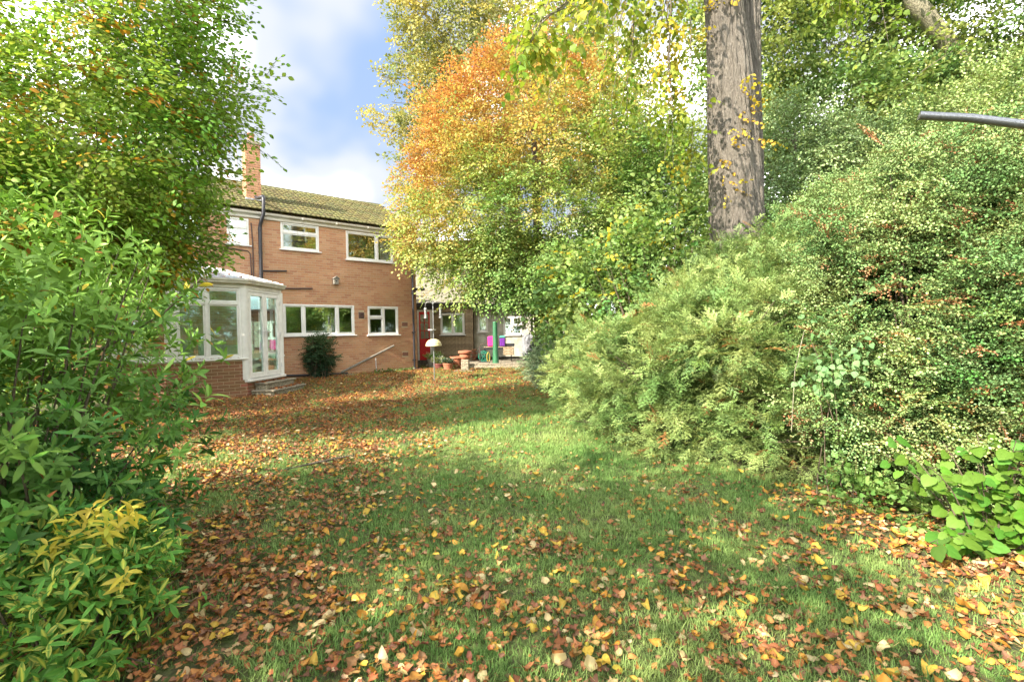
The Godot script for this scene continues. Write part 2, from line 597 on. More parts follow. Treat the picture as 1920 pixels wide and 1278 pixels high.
func build_house():
	var H := thing("brick_house", "two storey orange brick house with mossy tiled roof and white windows", "house", HO, TH)
	var op := [[-2.9, -1.59, 4.09, 4.86], [-0.96, -0.4, 4.09, 4.86], [0.46, 1.59, 4.08, 4.90], [2.46, 4.13, 3.93, 4.87], [0.47, 2.68, 1.45, 2.42], [3.15, 4.27, 1.43, 2.40]]
	var b := MB.new()
	slab(b, -4.6, 5.0, -0.3, 4.95, -0.26, -0.006, op)
	var wall := put("wall", b.mesh(), M["mortar"], H)
	# bricks: the nearest three hundred single, the rest joined
	var extra := op.duplicate()
	for o in [[2.83, 3.02, 2.0, 2.2], [4.42, 4.64, 1.72, 1.86], [4.42, 4.64, 0.66, 0.80]]: extra.append(o)
	var bl := bricks(-4.6, 5.0, 0.02, 4.93, extra)
	var unit := unit_brick()
	var order := []
	for q in bl:
		var seen: bool = q[0] > -1.75 and not (q[1] < 3.2 and q[0] < 0.1) and q[1] < 4.9
		order.append([q[0] + (0.0 if seen else 100.0) + (50.0 if q[2] < 0.2 else 0.0), q])
	order.sort_custom(func(p, q): return p[0] < q[0])
	var xfs := []
	var cols := PackedColorArray()
	for k in order.size():
		var q: Array = order[k][1]
		var xf := Transform3D(Basis.from_scale(Vector3(q[2], 1, 1)), Vector3(q[0], q[1], rng.randf_range(-0.002, 0.002)))
		if k < 300:
			put("brick", unit, M["brick_tone_%d" % (rng.randi() % 7)], wall, xf)
		else:
			xfs.append(xf)
			var c: Color = M["brick_tone_%d" % (rng.randi() % 7)].albedo_color.srgb_to_linear()
			var g := 1.0 + 0.12 * nz.get_noise_2d(q[0] * 0.8, q[1] * 0.8)
			cols.append(Color(c.r * g, c.g * g, c.b * g))
	many("brickwork", wall, unit, M["brickwork"], xfs, cols)
	# the other walls, floor between storeys, room backs
	b = MB.new()
	b.box(Vector3(4.75, -0.3, -6.6), Vector3(4.998, 4.95, -0.262))
	b.box(Vector3(-4.6, -0.3, -6.6), Vector3(-4.35, 4.95, -0.262))
	b.box(Vector3(-4.35, -0.3, -6.6), Vector3(4.75, 4.95, -6.35))
	put("wall", b.mesh(), M["mortar"], H)
	b = MB.new()
	b.box(Vector3(-4.34, 2.55, -6.3), Vector3(4.74, 2.80, -0.27))
	b.box(Vector3(-4.34, 0.25, -6.3), Vector3(4.74, 0.35, -0.27))
	b.box(Vector3(-4.34, 4.96, -6.3), Vector3(4.74, 5.0, -0.27))
	b.box(Vector3(-4.34, 0.36, -3.4), Vector3(4.74, 2.54, -3.3))
	b.box(Vector3(-4.34, 2.81, -3.4), Vector3(4.74, 4.95, -3.3))
	b.box(Vector3(2.85, 0.36, -3.29), Vector3(2.95, 2.54, -0.27))
	put("inner_wall", b.mesh(), M["dark_inside"], H)
	# windows
	var at := func(x, y): return Transform3D(Basis(), Vector3(x, y, 0.0))
	window_at(H, at.call(-2.9, 4.09), 1.31, 0.77, [0.5, 1.0], [0.0, 0.0])
	window_at(H, at.call(-0.96, 4.09), 0.56, 0.77, [1.0], [0.66])
	window_at(H, at.call(0.46, 4.08), 1.13, 0.82, [1.0], [0.64])
	window_at(H, at.call(2.46, 3.93), 1.67, 0.94, [0.64, 1.0], [0.0, 0.0])
	window_at(H, at.call(0.47, 1.45), 2.21, 0.97, [0.27, 0.745, 1.0], [0.0, 0.0, 0.0])
	window_at(H, at.call(3.15, 1.43), 1.12, 0.97, [0.5, 1.0], [0.62, 0.0])
	# curtain in the large upper window
	b = MB.new()
	for k in 14:
		var x := 3.72 + k * 0.027
		var z := -0.16 + 0.02 * (k % 2)
		var z2 := -0.16 + 0.02 * ((k + 1) % 2)
		b.quad(Vector3(x, 3.95, z), Vector3(x + 0.027, 3.95, z2), Vector3(x + 0.027, 4.9, z2), Vector3(x, 4.9, z))
	put("curtain", b.mesh(), M["curtain"], H)
	# fascia, gutter
	put("fascia", bx(Vector3(-4.7, 4.90, 0.004), Vector3(5.05, 5.07, 0.05), 0.004), M["gutter_white"], H)
	b = MB.new()
	var prof := []
	for k in 9:
		var a := PI + PI * k / 8.0
		prof.append(Vector2(cos(a), sin(a)) * 0.06)
	for k in range(8, -1, -1):
		var a := PI + PI * k / 8.0
		prof.append(Vector2(cos(a), sin(a)) * 0.054)
	for k in prof.size():
		var p: Vector2 = prof[k]
		var q: Vector2 = prof[(k + 1) % prof.size()]
		b.quad(Vector3(-4.7, 5.06 + p.y, 0.115 + p.x), Vector3(5.08, 5.06 + p.y, 0.115 + p.x), Vector3(5.08, 5.06 + q.y, 0.115 + q.x), Vector3(-4.7, 5.06 + q.y, 0.115 + q.x))
	for x in [-4.7, 5.08]:
		var ring := []
		for k in 9: ring.append(Vector3(x, 5.06 + prof[k].y, 0.115 + prof[k].x))
		if x < 0: ring.reverse()
		b.poly(ring)
	for k in 9:
		b.cbox(Vector3(-4.2 + k * 1.05, 4.992, 0.05), Vector3(-4.16 + k * 1.05, 5.062, 0.183), 0.004)
	put("gutter", b.mesh(), M["gutter_white"], H)
	# roof
	b = MB.new()
	var e := Vector3(0, 5.09, 0.10)
	var sl := Vector3(0, 0.5, -1.0)
	for s in [0, 1]:      # front slope, back slope: boards under the tiles
		var z0 := 0.10 if s == 0 else -6.5
		var q := [Vector3(-4.75, 5.08, z0), Vector3(5.15, 5.08, z0), Vector3(5.15, 6.68, -3.1), Vector3(-4.75, 6.68, -3.1)]
		if s: q.reverse()
		b.quad(q[0], q[1], q[2], q[3])
	var under := Vector3(0, -0.05, 0)
	b.poly([Vector3(5.149, 4.96, -0.02), Vector3(5.149, 4.96, -6.4), Vector3(5.149, 6.66, -3.1)])
	b.poly([Vector3(-4.6, 4.96, -6.4), Vector3(-4.6, 4.96, -0.02), Vector3(-4.6, 6.66, -3.1)])
	var roof := put("roof", b.mesh(), M["mortar"], H)
	var tile := MB.new()
	var tl := 0.36
	tile.cbox(Vector3(0.003, 0.0, 0.0), Vector3(0.297, 0.028, tl), 0.008)   # z runs down the slope
	tile.cbox(Vector3(0.02, 0.022, 0.01), Vector3(0.07, 0.045, tl - 0.004), 0.008)
	tile.cbox(Vector3(0.16, 0.022, 0.01), Vector3(0.21, 0.045, tl - 0.004), 0.008)
	var tm := tile.mesh()
	var ang := atan(0.5)
	var singles := []
	var rest := []
	for r in 12:
		for k in 33:
			var s := 0.06 + r * 0.285
			var x := -4.74 + k * 0.3 - (0.0 if r % 2 else 0.15)
			if x > 4.95: continue
			var y := 5.12 + 0.5 * (s + 0.0)
			var bs := Basis(Vector3.RIGHT, ang - 0.07) * Basis(Vector3.UP, rng.randf_range(-0.015, 0.015))
			# top edge of the tile lies up the slope
			var up := s + 0.30
			var p := Vector3(x, 5.11 + 0.5 * up * 0.894 + 0.012, 0.16 - up * 0.894)
			if p.z - 0.1 < -3.12: continue
			var xf := Transform3D(bs, p + Vector3(0, rng.randf_range(0, 0.006), 0))
			if x > -1.9 and singles.size() < 290: singles.append(xf)
			else: rest.append(xf)
	for xf in singles: put("roof_tile", tm, M["roof_tile_%d" % (rng.randi() % 5)], roof, xf)
	b = MB.new()
	for xf in rest:
		b.cbox(Vector3(0.003, 0.0, 0.0), Vector3(0.297, 0.034, tl), 0.008, xf)
	tag(put("tiling", b.mesh(), M["roof_tile_0"], roof), "", "", "", "stuff")
	# back slope tiles as plain rows
	b = MB.new()
	for r in 12:
		var z := -6.5 + r * 0.285
		b.cbox(Vector3(-4.75, 0, 0), Vector3(5.15, 0.03, 0.3), 0.006, Transform3D(Basis(Vector3.RIGHT, -ang + 0.07), Vector3(0, 5.1 + 0.5 * r * 0.285, z)))
	tag(put("tiling", b.mesh(), M["roof_tile_0"], roof), "", "", "", "stuff")
	for k in 22:
		var rb := MB.new()
		var ring := []
		for j in 9:
			var a := PI * j / 8.0
			ring.append(Vector2(cos(a) * 0.13, sin(a) * 0.11))
		for j in 8:
			rb.quad(Vector3(0, ring[j].y, -ring[j].x), Vector3(0.44, ring[j].y, -ring[j].x), Vector3(0.44, ring[j + 1].y, -ring[j + 1].x), Vector3(0, ring[j + 1].y, -ring[j + 1].x))
		rb.poly([Vector3(0.44, 0, -0.13), Vector3(0.44, 0, 0.13), Vector3(0.44, 0.11, 0)])
		put("ridge_tile", rb.mesh(), M["roof_tile_2"], roof, Transform3D(Basis(), Vector3(-4.7 + k * 0.445, 6.67 + rng.randf_range(0, 0.01), -3.1)))
	put("verge", bx(Vector3(5.13, 0.0, -0.05), Vector3(5.2, 0.05, 3.62), 0.004), M["gutter_white"], H, Transform3D(Basis(Vector3.RIGHT, ang), Vector3(0, 6.66, -3.1)))
	# moss cushions and leaves on the roof
	var cl := MB.new()
	for k in 5:
		var rr := rng.randf_range(0.5, 1.0)
		cl.lathe([Vector2(rr, 0), Vector2(rr * 0.9, rr * 0.25), Vector2(rr * 0.55, rr * 0.5), Vector2(0.001, rr * 0.6)], 7, Vector3(rng.randf_range(-1, 1), 0, rng.randf_range(-1, 1)))
	var xm := []
	var cm := PackedColorArray()
	for k in 5200:
		var u := rng.randf_range(0.02, 3.2)
		var x := rng.randf_range(-4.7, 5.05)
		if nz.get_noise_2d(x * 0.9, u * 1.4) + 0.4 * nz.get_noise_2d(x * 4, u * 4) < -0.12: continue
		var row := (floorf((u - 0.02) / 0.255) + rng.randf() * rng.randf()) * 0.255 + 0.02
		var sc := rng.randf_range(0.012, 0.03)
		xm.append(Transform3D(Basis(Vector3.RIGHT, ang) * Basis.from_scale(Vector3(sc * 1.5, sc, sc)), Vector3(x, 5.145 + row * 0.5, 0.15 - row)))
		var g := rng.randf()
		cm.append(Color(0.08, 0.10, 0.015).lerp(Color(0.23, 0.235, 0.045), g) * rng.randf_range(0.8, 1.15))
	many("moss", roof, cl.mesh(), M["moss"], xm, cm)
	xm = []
	cm = PackedColorArray()
	for k in 420:
		var u := pow(rng.randf(), 1.5) * 3.1
		var x := rng.randf_range(-4.7, 5.05)
		xm.append(Transform3D(Basis(Vector3.RIGHT, ang) * Basis(Vector3.UP, rng.randf() * TAU) * Basis.from_scale(Vector3.ONE * rng.randf_range(0.6, 1.0)), Vector3(x, 5.16 + u * 0.5, 0.14 - u)))
		cm.append(dry_colour(rng.randf()))
	many("fallen_leaf", roof, fallen_leaf_meshes()[2], M["dry_leaf"], xm, cm)
	# chimney
	b = MB.new()
	b.box(Vector3(-0.26, 5.3, -1.28), Vector3(0.13, 7.36, -0.812))
	var ch := put("chimney", b.mesh(), M["mortar"], H)
	xfs = []
	cols = PackedColorArray()
	for face in 4:
		var wd := 0.40 if face % 2 == 0 else 0.48
		for q in bricks(0, wd, 0, 1.9, [], 0.03 if face % 2 else 0.0):
			var fx := Transform3D(Basis(Vector3.UP, -PI / 2 * face), [Vector3(-0.265, 5.45, -0.805), Vector3(-0.268, 5.45, -1.285), Vector3(0.135, 5.45, -1.285), Vector3(0.138, 5.45, -0.805)][face])
			if face == 2 or face == 0 or face == 1 or face == 3:
				xfs.append(fx * Transform3D(Basis.from_scale(Vector3(q[2], 1, 1)), Vector3(q[0], q[1], 0.006)))
				var c: Color = M["brick_tone_%d" % (rng.randi() % 7)].albedo_color.srgb_to_linear()
				cols.append(c)
	many("brickwork", ch, unit, M["brickwork"], xfs, cols)
	b = MB.new()
	b.cbox(Vector3(-0.30, 7.34, -1.32), Vector3(0.17, 7.41, -0.77), 0.01)
	b.cbox(Vector3(-0.27, 7.41, -1.29), Vector3(0.14, 7.46, -0.80), 0.02)
	put("chimney_cap", b.mesh(), M["stone"], ch)
	b = MB.new()
	b.lathe([Vector2(0.1, 7.45), Vector2(0.12, 7.47), Vector2(0.10, 7.55), Vector2(0.085, 7.66), Vector2(0.11, 7.69), Vector2(0.11, 7.72), Vector2(0.07, 7.72), Vector2(0.07, 7.5)], 16, Vector3(-0.06, 0, -1.04))
	put("chimney_pot", b.mesh(), M["terracotta"], ch)
	b = MB.new()
	b.cbox(Vector3(-0.32, 5.60, -0.80), Vector3(0.20, 5.66, -0.70), 0.01, Transform3D())
	put("flashing", b.mesh(), M["grey_metal"], ch)
	# aerial
	var ae := MB.new()
	ae.tube([Vector3(-0.42, 6.4, -1.3), Vector3(-0.42, 9.25, -1.3)], [0.018, 0.014], 8, true)
	ae.tube([Vector3(-0.42, 9.05, -1.6), Vector3(-0.42, 9.05, -0.5)], [0.012, 0.012], 6, true)
	for k in 11:
		var z := -1.5 + k * 0.095
		ae.tube([Vector3(-0.62 + 0.008 * k, 9.06, z), Vector3(-0.22 - 0.008 * k, 9.06, z)], [0.006, 0.006], 5, true)
	ae.cbox(Vector3(-0.60, 8.94, -1.64), Vector3(-0.24, 9.2, -1.62), 0.004)
	put("aerial", ae.mesh(), M["grey_metal"], H)
	# pipes
	put("flue_pipe", pipe([Vector3(-0.04, 5.70, -0.66), Vector3(-0.04, 5.62, -0.45), Vector3(-0.04, 5.52, 0.2), Vector3(-0.04, 5.42, 0.235), Vector3(-0.05, 5.02, 0.235), Vector3(-0.11, 4.72, 0.08), Vector3(-0.12, 4.6, 0.07), Vector3(-0.12, 3.05, 0.07)], 0.05, 12), M["black_plastic"], H)
	b = MB.new()
	for y in [4.58, 3.9, 3.3]: b.lathe([Vector2(0.056, y - 0.04), Vector2(0.058, y), Vector2(0.056, y + 0.04)], 12, Vector3(-0.12, 0, 0.07))
	put("pipe_collar", b.mesh(), M["black_plastic"], H)
	put("waste_pipe", pipe([Vector3(-0.34, 4.75, 0.02), Vector3(-0.31, 4.2, 0.02), Vector3(-0.31, 3.05, 0.02)], 0.018), M["brown_pipe"], H)
	put("waste_pipe", pipe([Vector3(-1.2, 3.98, 0.02), Vector3(-0.45, 3.93, 0.02), Vector3(-0.38, 3.85, 0.02), Vector3(-0.36, 3.1, 0.02)], 0.016), M["brown_pipe"], H)
	put("waste_pipe", pipe([Vector3(-0.12, 3.37, 0.03), Vector3(0.6, 3.42, 0.03)], 0.022), M["black_plastic"], H)
	put("waste_pipe", pipe([Vector3(0.0, 2.86, 0.03), Vector3(1.35, 2.92, 0.03)], 0.022), M["brown_pipe"], H)
	put("downpipe", pipe([Vector3(4.72, 5.0, 0.115), Vector3(4.72, 4.93, 0.115), Vector3(4.82, 4.72, 0.06), Vector3(4.83, 4.6, 0.055), Vector3(4.85, 0.25, 0.055), Vector3(4.85, 0.17, 0.12)], 0.036, 12), M["black_plastic"], H)
	b = MB.new()
	for y in [4.4, 2.9, 1.5, 0.5]: b.cbox(Vector3(4.79, y - 0.02, 0.0), Vector3(4.90, y + 0.02, 0.098), 0.006)
	put("pipe_bracket", b.mesh(), M["black_plastic"], H)
	put("waste_pipe", pipe([Vector3(4.86, 3.06, 0.06), Vector3(5.1, 3.05, 0.04), Vector3(5.32, 3.07, 0.03)], 0.05), M["black_plastic"], H)
	put("waste_pipe", pipe([Vector3(4.86, 2.80, 0.06), Vector3(5.3, 2.80, 0.03)], 0.022), M["brown_pipe"], H)
	put("drain_cover", bx(Vector3(4.72, 0.08, 0.03), Vector3(5.02, 0.2, 0.27), 0.03), M["black_plastic"], H)
	# vents and air bricks
	b = MB.new()
	b.cbox(Vector3(2.83, 2.0, -0.05), Vector3(3.02, 2.2, 0.012), 0.008)
	for k in 4: b.cbox(Vector3(2.85, 2.02 + k * 0.043, 0.012), Vector3(3.0, 2.045 + k * 0.043, 0.03), 0.004, Transform3D())
	put("vent", b.mesh(), M["brown_pipe"], H)
	for y in [1.72, 0.66]:
		b = MB.new()
		for k in 6:
			b.cbox(Vector3(4.425 + k * 0.036, y + 0.004, -0.04), Vector3(4.45 + k * 0.036, y + 0.136, 0.004), 0.003)
		b.cbox(Vector3(4.42, y, -0.05), Vector3(4.64, y + 0.14, -0.008), 0.003)
		put("air_brick", b.mesh(), M["dark_terracotta"], H)
	put("hose_pipe", pipe([Vector3(3.39, 0.64, 0.03), Vector3(3.39, 0.4, 0.03), Vector3(3.40, 0.2, 0.05), Vector3(3.43, 0.1, 0.09)], 0.014), M["white_thing"], H)
	put("cable", pipe([Vector3(0.0, 0.27, 0.03), Vector3(0.7, 0.24, 0.05), Vector3(1.5, 0.2, 0.06), Vector3(2.4, 0.19, 0.05)], 0.03), M["black_plastic"], H)
	# things on the kitchen sill, inside
	var item := func(called: String, label: String, cat: String, x: float, y: float, z: float, prof: Array, m: String):
		var k := MB.new()
		k.lathe(prof, 16)
		var o := put(called, k.mesh(), M[m])
		o.position = hpos(x, y, z)
		tag(o, label, cat)
	var tr := put("dish_rack", bx(Vector3(0, 0, 0), Vector3(0.62, 0.14, 0.14), 0.02), M["white_thing"], null, Transform3D(Basis(Vector3.UP, TH), hpos(1.12, 1.46, -0.26)))
	tag(tr, "white low dish rack behind the wide kitchen window", "dish rack")
	item.call("yellow_packet", "yellow jar standing inside the wide kitchen window", "jar", 1.92, 1.46, -0.2, [Vector2(0.001, 0), Vector2(0.07, 0.0), Vector2(0.075, 0.03), Vector2(0.075, 0.22), Vector2(0.05, 0.26), Vector2(0.05, 0.3), Vector2(0.001, 0.3)], "yellow_thing")
	item.call("white_canister", "white tall canister inside the small two-light window", "canister", 3.28, 1.46, -0.2, [Vector2(0.001, 0), Vector2(0.06, 0), Vector2(0.06, 0.24), Vector2(0.05, 0.25), Vector2(0.001, 0.25)], "white_thing")
	item.call("white_bottle", "small white bottle beside the tall canister at the window", "bottle", 3.5, 1.46, -0.18, [Vector2(0.001, 0), Vector2(0.035, 0), Vector2(0.035, 0.1), Vector2(0.015, 0.13), Vector2(0.015, 0.18), Vector2(0.03, 0.19), Vector2(0.001, 0.2)], "white_thing")

# ------------------------------------------------------------------ conservatory (same axes as the house)
func build_conservatory():
	var K := thing("conservatory", "white framed conservatory on a brown brick dwarf wall with glass roof", "conservatory", HO, TH)
	var P := [Vector3(-3.64, 0, 0), Vector3(-3.64, 0, 2.2), Vector3(-2.61, 0, 3.23), Vector3(-1.18, 0, 3.23), Vector3(-0.15, 0, 2.2), Vector3(-0.15, 0, 0)]
	var unit := unit_brick()
	var wall := MB.new()
	for k in 5:
		var a: Vector3 = P[k]
		var d: Vector3 = P[k + 1] - a
		var L := d.length()
		var dir := d / L
		# local frame of the facet: x along, z outwards
		var out := dir.cross(Vector3.UP) * -1.0
		out = Vector3(-dir.z, 0, dir.x)
		var fx := Transform3D(Basis(dir, Vector3.UP, out), a)
		fx.basis = Basis(dir, Vector3.UP, dir.cross(Vector3.UP))
		if k == 3:      # the double doors
			var df := MB.new()
			df.cbox(Vector3(0.0, 0.46, -0.07), Vector3(0.10, 2.56, 0.0), 0.008, fx)
			df.cbox(Vector3(L - 0.10, 0.46, -0.07), Vector3(L, 2.56, 0.0), 0.008, fx)
			df.cbox(Vector3(0.10, 2.50, -0.07), Vector3(L - 0.10, 2.56, -0.002), 0.008, fx)
			df.cbox(Vector3(-0.04, 0.40, -0.09), Vector3(L + 0.03, 0.46, 0.08), 0.01, fx)
			put("door_frame", df.mesh(), M["upvc"], K)
			var ub := MB.new()
			ub.box(Vector3(0.0, -0.25, -0.2), Vector3(L, 0.395, -0.006), fx)
			var db := put("door_base", ub.mesh(), M["mortar"], K)
			for q in bricks(0, L, 0.0, 0.39, [], 0.06):
				put("brick", unit, M["brown_brick_%d" % (rng.randi() % 5)], db, fx * Transform3D(Basis.from_scale(Vector3(q[2], 1, 1)), Vector3(q[0], q[1], 0)))
			for s in 2:
				var x0 := 0.10 if s == 0 else L / 2 + 0.003
				var x1 := L / 2 - 0.003 if s == 0 else L - 0.10
				var dm := MB.new()
				dm.cbox(Vector3(x0, 0.47, -0.06), Vector3(x0 + 0.085, 2.49, 0.012), 0.01)
				dm.cbox(Vector3(x1 - 0.085, 0.47, -0.06), Vector3(x1, 2.49, 0.012), 0.01)
				dm.cbox(Vector3(x0 + 0.085, 0.47, -0.06), Vector3(x1 - 0.085, 0.60, 0.010), 0.01)
				dm.cbox(Vector3(x0 + 0.085, 2.40, -0.06), Vector3(x1 - 0.085, 2.49, 0.010), 0.01)
				var dd := put("door", dm.mesh(), M["upvc"], K, fx)
				put("pane", bx(Vector3(x0 + 0.08, 0.595, -0.03), Vector3(x1 - 0.08, 2.405, -0.026), 0.001), M["conservatory_glass"], dd)
				var hm := MB.new()
				var hx := x1 - 0.045 if s == 0 else x0 + 0.045
				hm.cbox(Vector3(hx - 0.015, 1.42, 0.012), Vector3(hx + 0.015, 1.66, 0.022), 0.004)
				hm.tube([Vector3(hx, 1.56, 0.02), Vector3(hx, 1.56, 0.06), Vector3(hx + (-0.12 if s == 0 else 0.12), 1.56, 0.065)], [0.01, 0.011, 0.009], 8, true)
				put("handle", hm.mesh(), M["white_thing"], dd)
				for y in [0.72, 1.5, 2.28]:
					var q := x0 - 0.012 if s == 0 else x1 + 0.012
					put("hinge", bx(Vector3(q - 0.018, y - 0.05, 0.0), Vector3(q + 0.018, y + 0.05, 0.03), 0.006), M["white_thing"], dd)
			continue
		# dwarf wall, bricks
		wall.box(Vector3(0.006, -0.25, -0.2), Vector3(L - 0.006, 0.92, -0.006), fx)
	var dw := put("dwarf_wall", wall.mesh(), M["mortar"], K)
	for k in 5:
		if k == 3: continue
		var a: Vector3 = P[k]
		var d: Vector3 = P[k + 1] - a
		var L := d.length()
		var dir := d / L
		var fx := Transform3D(Basis(dir, Vector3.UP, dir.cross(Vector3.UP)), a)
		if k >= 1 and k <= 2:
			for q in bricks(0, L, 0.0, 0.92, [], 0.06):
				var edge: bool = q[0] < 0.01 or q[0] + q[2] > L - 0.01
				put("brick", unit, M["brown_brick_%d" % ([2, 4][rng.randi() % 2] if edge and rng.randf() < 0.6 else [0, 1, 3][rng.randi() % 3])], dw, fx * Transform3D(Basis.from_scale(Vector3(q[2], 1, 1)), Vector3(q[0], q[1], rng.randf_range(-0.001, 0.002))))
		else:
			var xfs := []
			var cols := PackedColorArray()
			for q in bricks(0, L, 0.0, 0.92, [], 0.06):
				xfs.append(fx * Transform3D(Basis.from_scale(Vector3(q[2], 1, 1)), Vector3(q[0], q[1], 0)))
				cols.append(M["brown_brick_%d" % (rng.randi() % 5)].albedo_color.srgb_to_linear())
			many("brickwork", dw, unit, M["brickwork"], xfs, cols)
		put("sill", bx(Vector3(-0.03, 0.925, -0.16), Vector3(L + 0.03, 0.965, 0.055), 0.01), M["upvc"], K, fx)
		var o = window_at(K, fx * Transform3D(Basis(), Vector3(0.09, 0.967, -0.02)), L - 0.18, 1.59, [0.46, 1.0] if k in [1, 2] else [0.34, 0.67, 1.0], [0.78, 0.78] if k in [1, 2] else [0.78, 0.78, 0.78], false, "conservatory_glass")
	# corner posts
	for k in [1, 2, 3, 4]:
		var a: Vector3 = P[k]
		var pm := MB.new()
		pm.lathe([Vector2(0.001, 0.46), Vector2(0.10, 0.46), Vector2(0.10, 2.56), Vector2(0.001, 2.56)] if k >= 3 else [Vector2(0.001, 0.967), Vector2(0.10, 0.967), Vector2(0.10, 2.56), Vector2(0.001, 2.56)], 8, a + Vector3(1.9 + a.x, 0, a.z - 1.0).normalized() * Vector3(-0.06, 0, -0.06))
		put("corner_post", pm.mesh(), M["upvc"], K)
	# eaves: frame top plate and gutter
	var gu := MB.new()
	var rf := MB.new()
	var big := []
	for a in P: big.append(a)
	var ctr := Vector3(-1.9, 0, 0.8)
	var off := func(p: Vector3, d: float) -> Vector3:
		var q := p
		if p.z < 0.01: return Vector3(p.x + (-d if p.x < -1.9 else d), 0, 0)
		if absf(p.z - 2.2) < 0.01: return Vector3(p.x + (-d if p.x < -1.9 else d), 0, p.z + d * 0.414)
		return Vector3(p.x + (-d if p.x < -1.9 else d) * 0.414, 0, p.z + d)
	var strip := func(b: MB, d0: float, y0: float, d1: float, y1: float):
		for k in 5:
			var a: Vector3 = P[k]
			var c: Vector3 = P[k + 1]
			var u := Vector3.UP
			b.quad(off.call(a, d0) + u * y0, off.call(c, d0) + u * y0, off.call(c, d1) + u * y1, off.call(a, d1) + u * y1)
	# plate
	for s in [[-0.09, 2.56, 0.01, 2.56], [0.01, 2.56, 0.01, 2.63], [0.01, 2.63, 0.03, 2.64], [0.03, 2.64, 0.03, 2.655]]: strip.call(gu, s[0], s[1], s[2], s[3])
	# ogee gutter
	for s in [[0.03, 2.655, 0.08, 2.65], [0.08, 2.65, 0.10, 2.67], [0.10, 2.67, 0.105, 2.70], [0.105, 2.70, 0.13, 2.72], [0.13, 2.72, 0.135, 2.755], [0.135, 2.755, 0.125, 2.755], [0.125, 2.755, 0.10, 2.71], [0.10, 2.71, 0.02, 2.70], [0.02, 2.70, 0.0, 2.78]]: strip.call(gu, s[0], s[1], s[2], s[3])
	put("gutter", gu.mesh(), M["gutter_white"], K)
	# roof: ridge and hips
	var R0 := Vector3(-1.9, 3.30, 0.0)
	var R1 := Vector3(-1.9, 3.28, 1.45)
	var E := []
	for a in P: E.append(off.call(a, 0.06) + Vector3(0, 2.76, 0))
	var bars := []
	var panels := []
	var split := func(a0: Vector3, a1: Vector3, b0: Vector3, b1: Vector3, n: int):
		for i in n:
			panels.append([a0.lerp(a1, float(i) / n), a0.lerp(a1, float(i + 1) / n), b0.lerp(b1, float(i + 1) / n), b0.lerp(b1, float(i) / n)])
			if i: bars.append([a0.lerp(a1, float(i) / n), b0.lerp(b1, float(i) / n), 0.022])
	split.call(E[0], E[1], R0, R1, 3)
	split.call(E[1], E[2], R1, R1, 2)
	split.call(E[2], E[3], R1, R1, 2)
	split.call(E[3], E[4], R1, R1, 2)
	split.call(E[4], E[5], R1, R0, 3)
	for k in [1, 2, 3, 4]: bars.append([E[k], R1, 0.032])
	bars.append([R0, R1, 0.05])
	for p in panels:
		var pm := MB.new()
		var n: Vector3 = (p[1] - p[0]).cross(p[3] - p[0]).normalized()
		pm.quad(p[0] + n * 0.012, p[1] + n * 0.012, p[2] + n * 0.012, p[3] + n * 0.012)
		pm.quad(p[1] - n * 0.012, p[0] - n * 0.012, p[3] - n * 0.012, p[2] - n * 0.012)
		put("roof_panel", pm.mesh(), M["roof_glazing"], K)
	for q in bars:
		var d: Vector3 = q[1] - q[0]
		var xf := Transform3D(Basis.looking_at(-d.normalized(), Vector3.UP), q[0])
		var r: float = q[2]
		put("rafter", bx(Vector3(-r, -0.03, 0), Vector3(r, 0.035, d.length()), 0.012), M["upvc"], K, xf)
	var fin := MB.new()
	fin.lathe([Vector2(0.09, 3.29), Vector2(0.085, 3.34), Vector2(0.02, 3.37), Vector2(0.015, 3.45), Vector2(0.03, 3.49), Vector2(0.001, 3.55)], 10, Vector3(-1.9, 0, 1.45))
	put("finial", fin.mesh(), M["upvc"], K)
	# leaves lying on the glass roof and sills
	var xm := []
	var cm := PackedColorArray()
	for k in 130:
		var p = panels[rng.randi_range(3, panels.size() - 1)]
		var u := rng.randf()
		var w := pow(rng.randf(), 2.0)
		var q: Vector3 = p[0].lerp(p[1], u).lerp(p[3].lerp(p[2], u), w)
		xm.append(Transform3D(Basis(Vector3.RIGHT, 0.3) * Basis(Vector3.UP, rng.randf() * TAU) * Basis.from_scale(Vector3.ONE * rng.randf_range(0.5, 1.0)), q + Vector3(0, 0.03, 0)))
		cm.append(dry_colour(rng.randf() * 0.5))
	for k in 26:
		var u := rng.randf_range(-2.5, -1.2)
		xm.append(Transform3D(Basis(Vector3.UP, rng.randf() * TAU) * Basis.from_scale(Vector3.ONE * rng.randf_range(0.4, 0.7)), Vector3(u, 0.972, 3.25 + rng.randf() * 0.02)))
		cm.append(dry_colour(rng.randf() * 0.4))
	many("fallen_leaf", K, fallen_leaf_meshes()[1], M["dry_leaf"], xm, cm)
	# floor
	var fl := MB.new()
	fl.poly([Vector3(-3.6, 0.42, 0.0), Vector3(-3.6, 0.42, 2.15), Vector3(-2.6, 0.42, 3.18), Vector3(-1.2, 0.42, 3.18), Vector3(-0.2, 0.42, 2.15), Vector3(-0.2, 0.42, 0.0)])
	put("floor", fl.mesh(), M["sofa"], K)
	# furniture inside
	for i in 3:
		var seat := thing("armchair", ["beige armchair seen through the left conservatory window pane", "beige sofa behind the middle of the conservatory window", "beige chair with floral cushions behind the right window pane"][i], "armchair", hpos([-2.38, -1.8, -1.25][i], 0.43, [2.62, 2.75, 2.3][i]), TH + [0.0, 0.0, -0.7][i])
		var w: float = [0.46, 0.54, 0.6][i]
		put("backrest", bx(Vector3(-w / 2, 0.3, 0.0), Vector3(w / 2, 0.98 if i < 2 else 0.6, 0.16), 0.05), M["sofa"], seat)
		put("seat", bx(Vector3(-w / 2, 0.1, -0.6), Vector3(w / 2, 0.42, -0.01), 0.05), M["sofa"], seat)
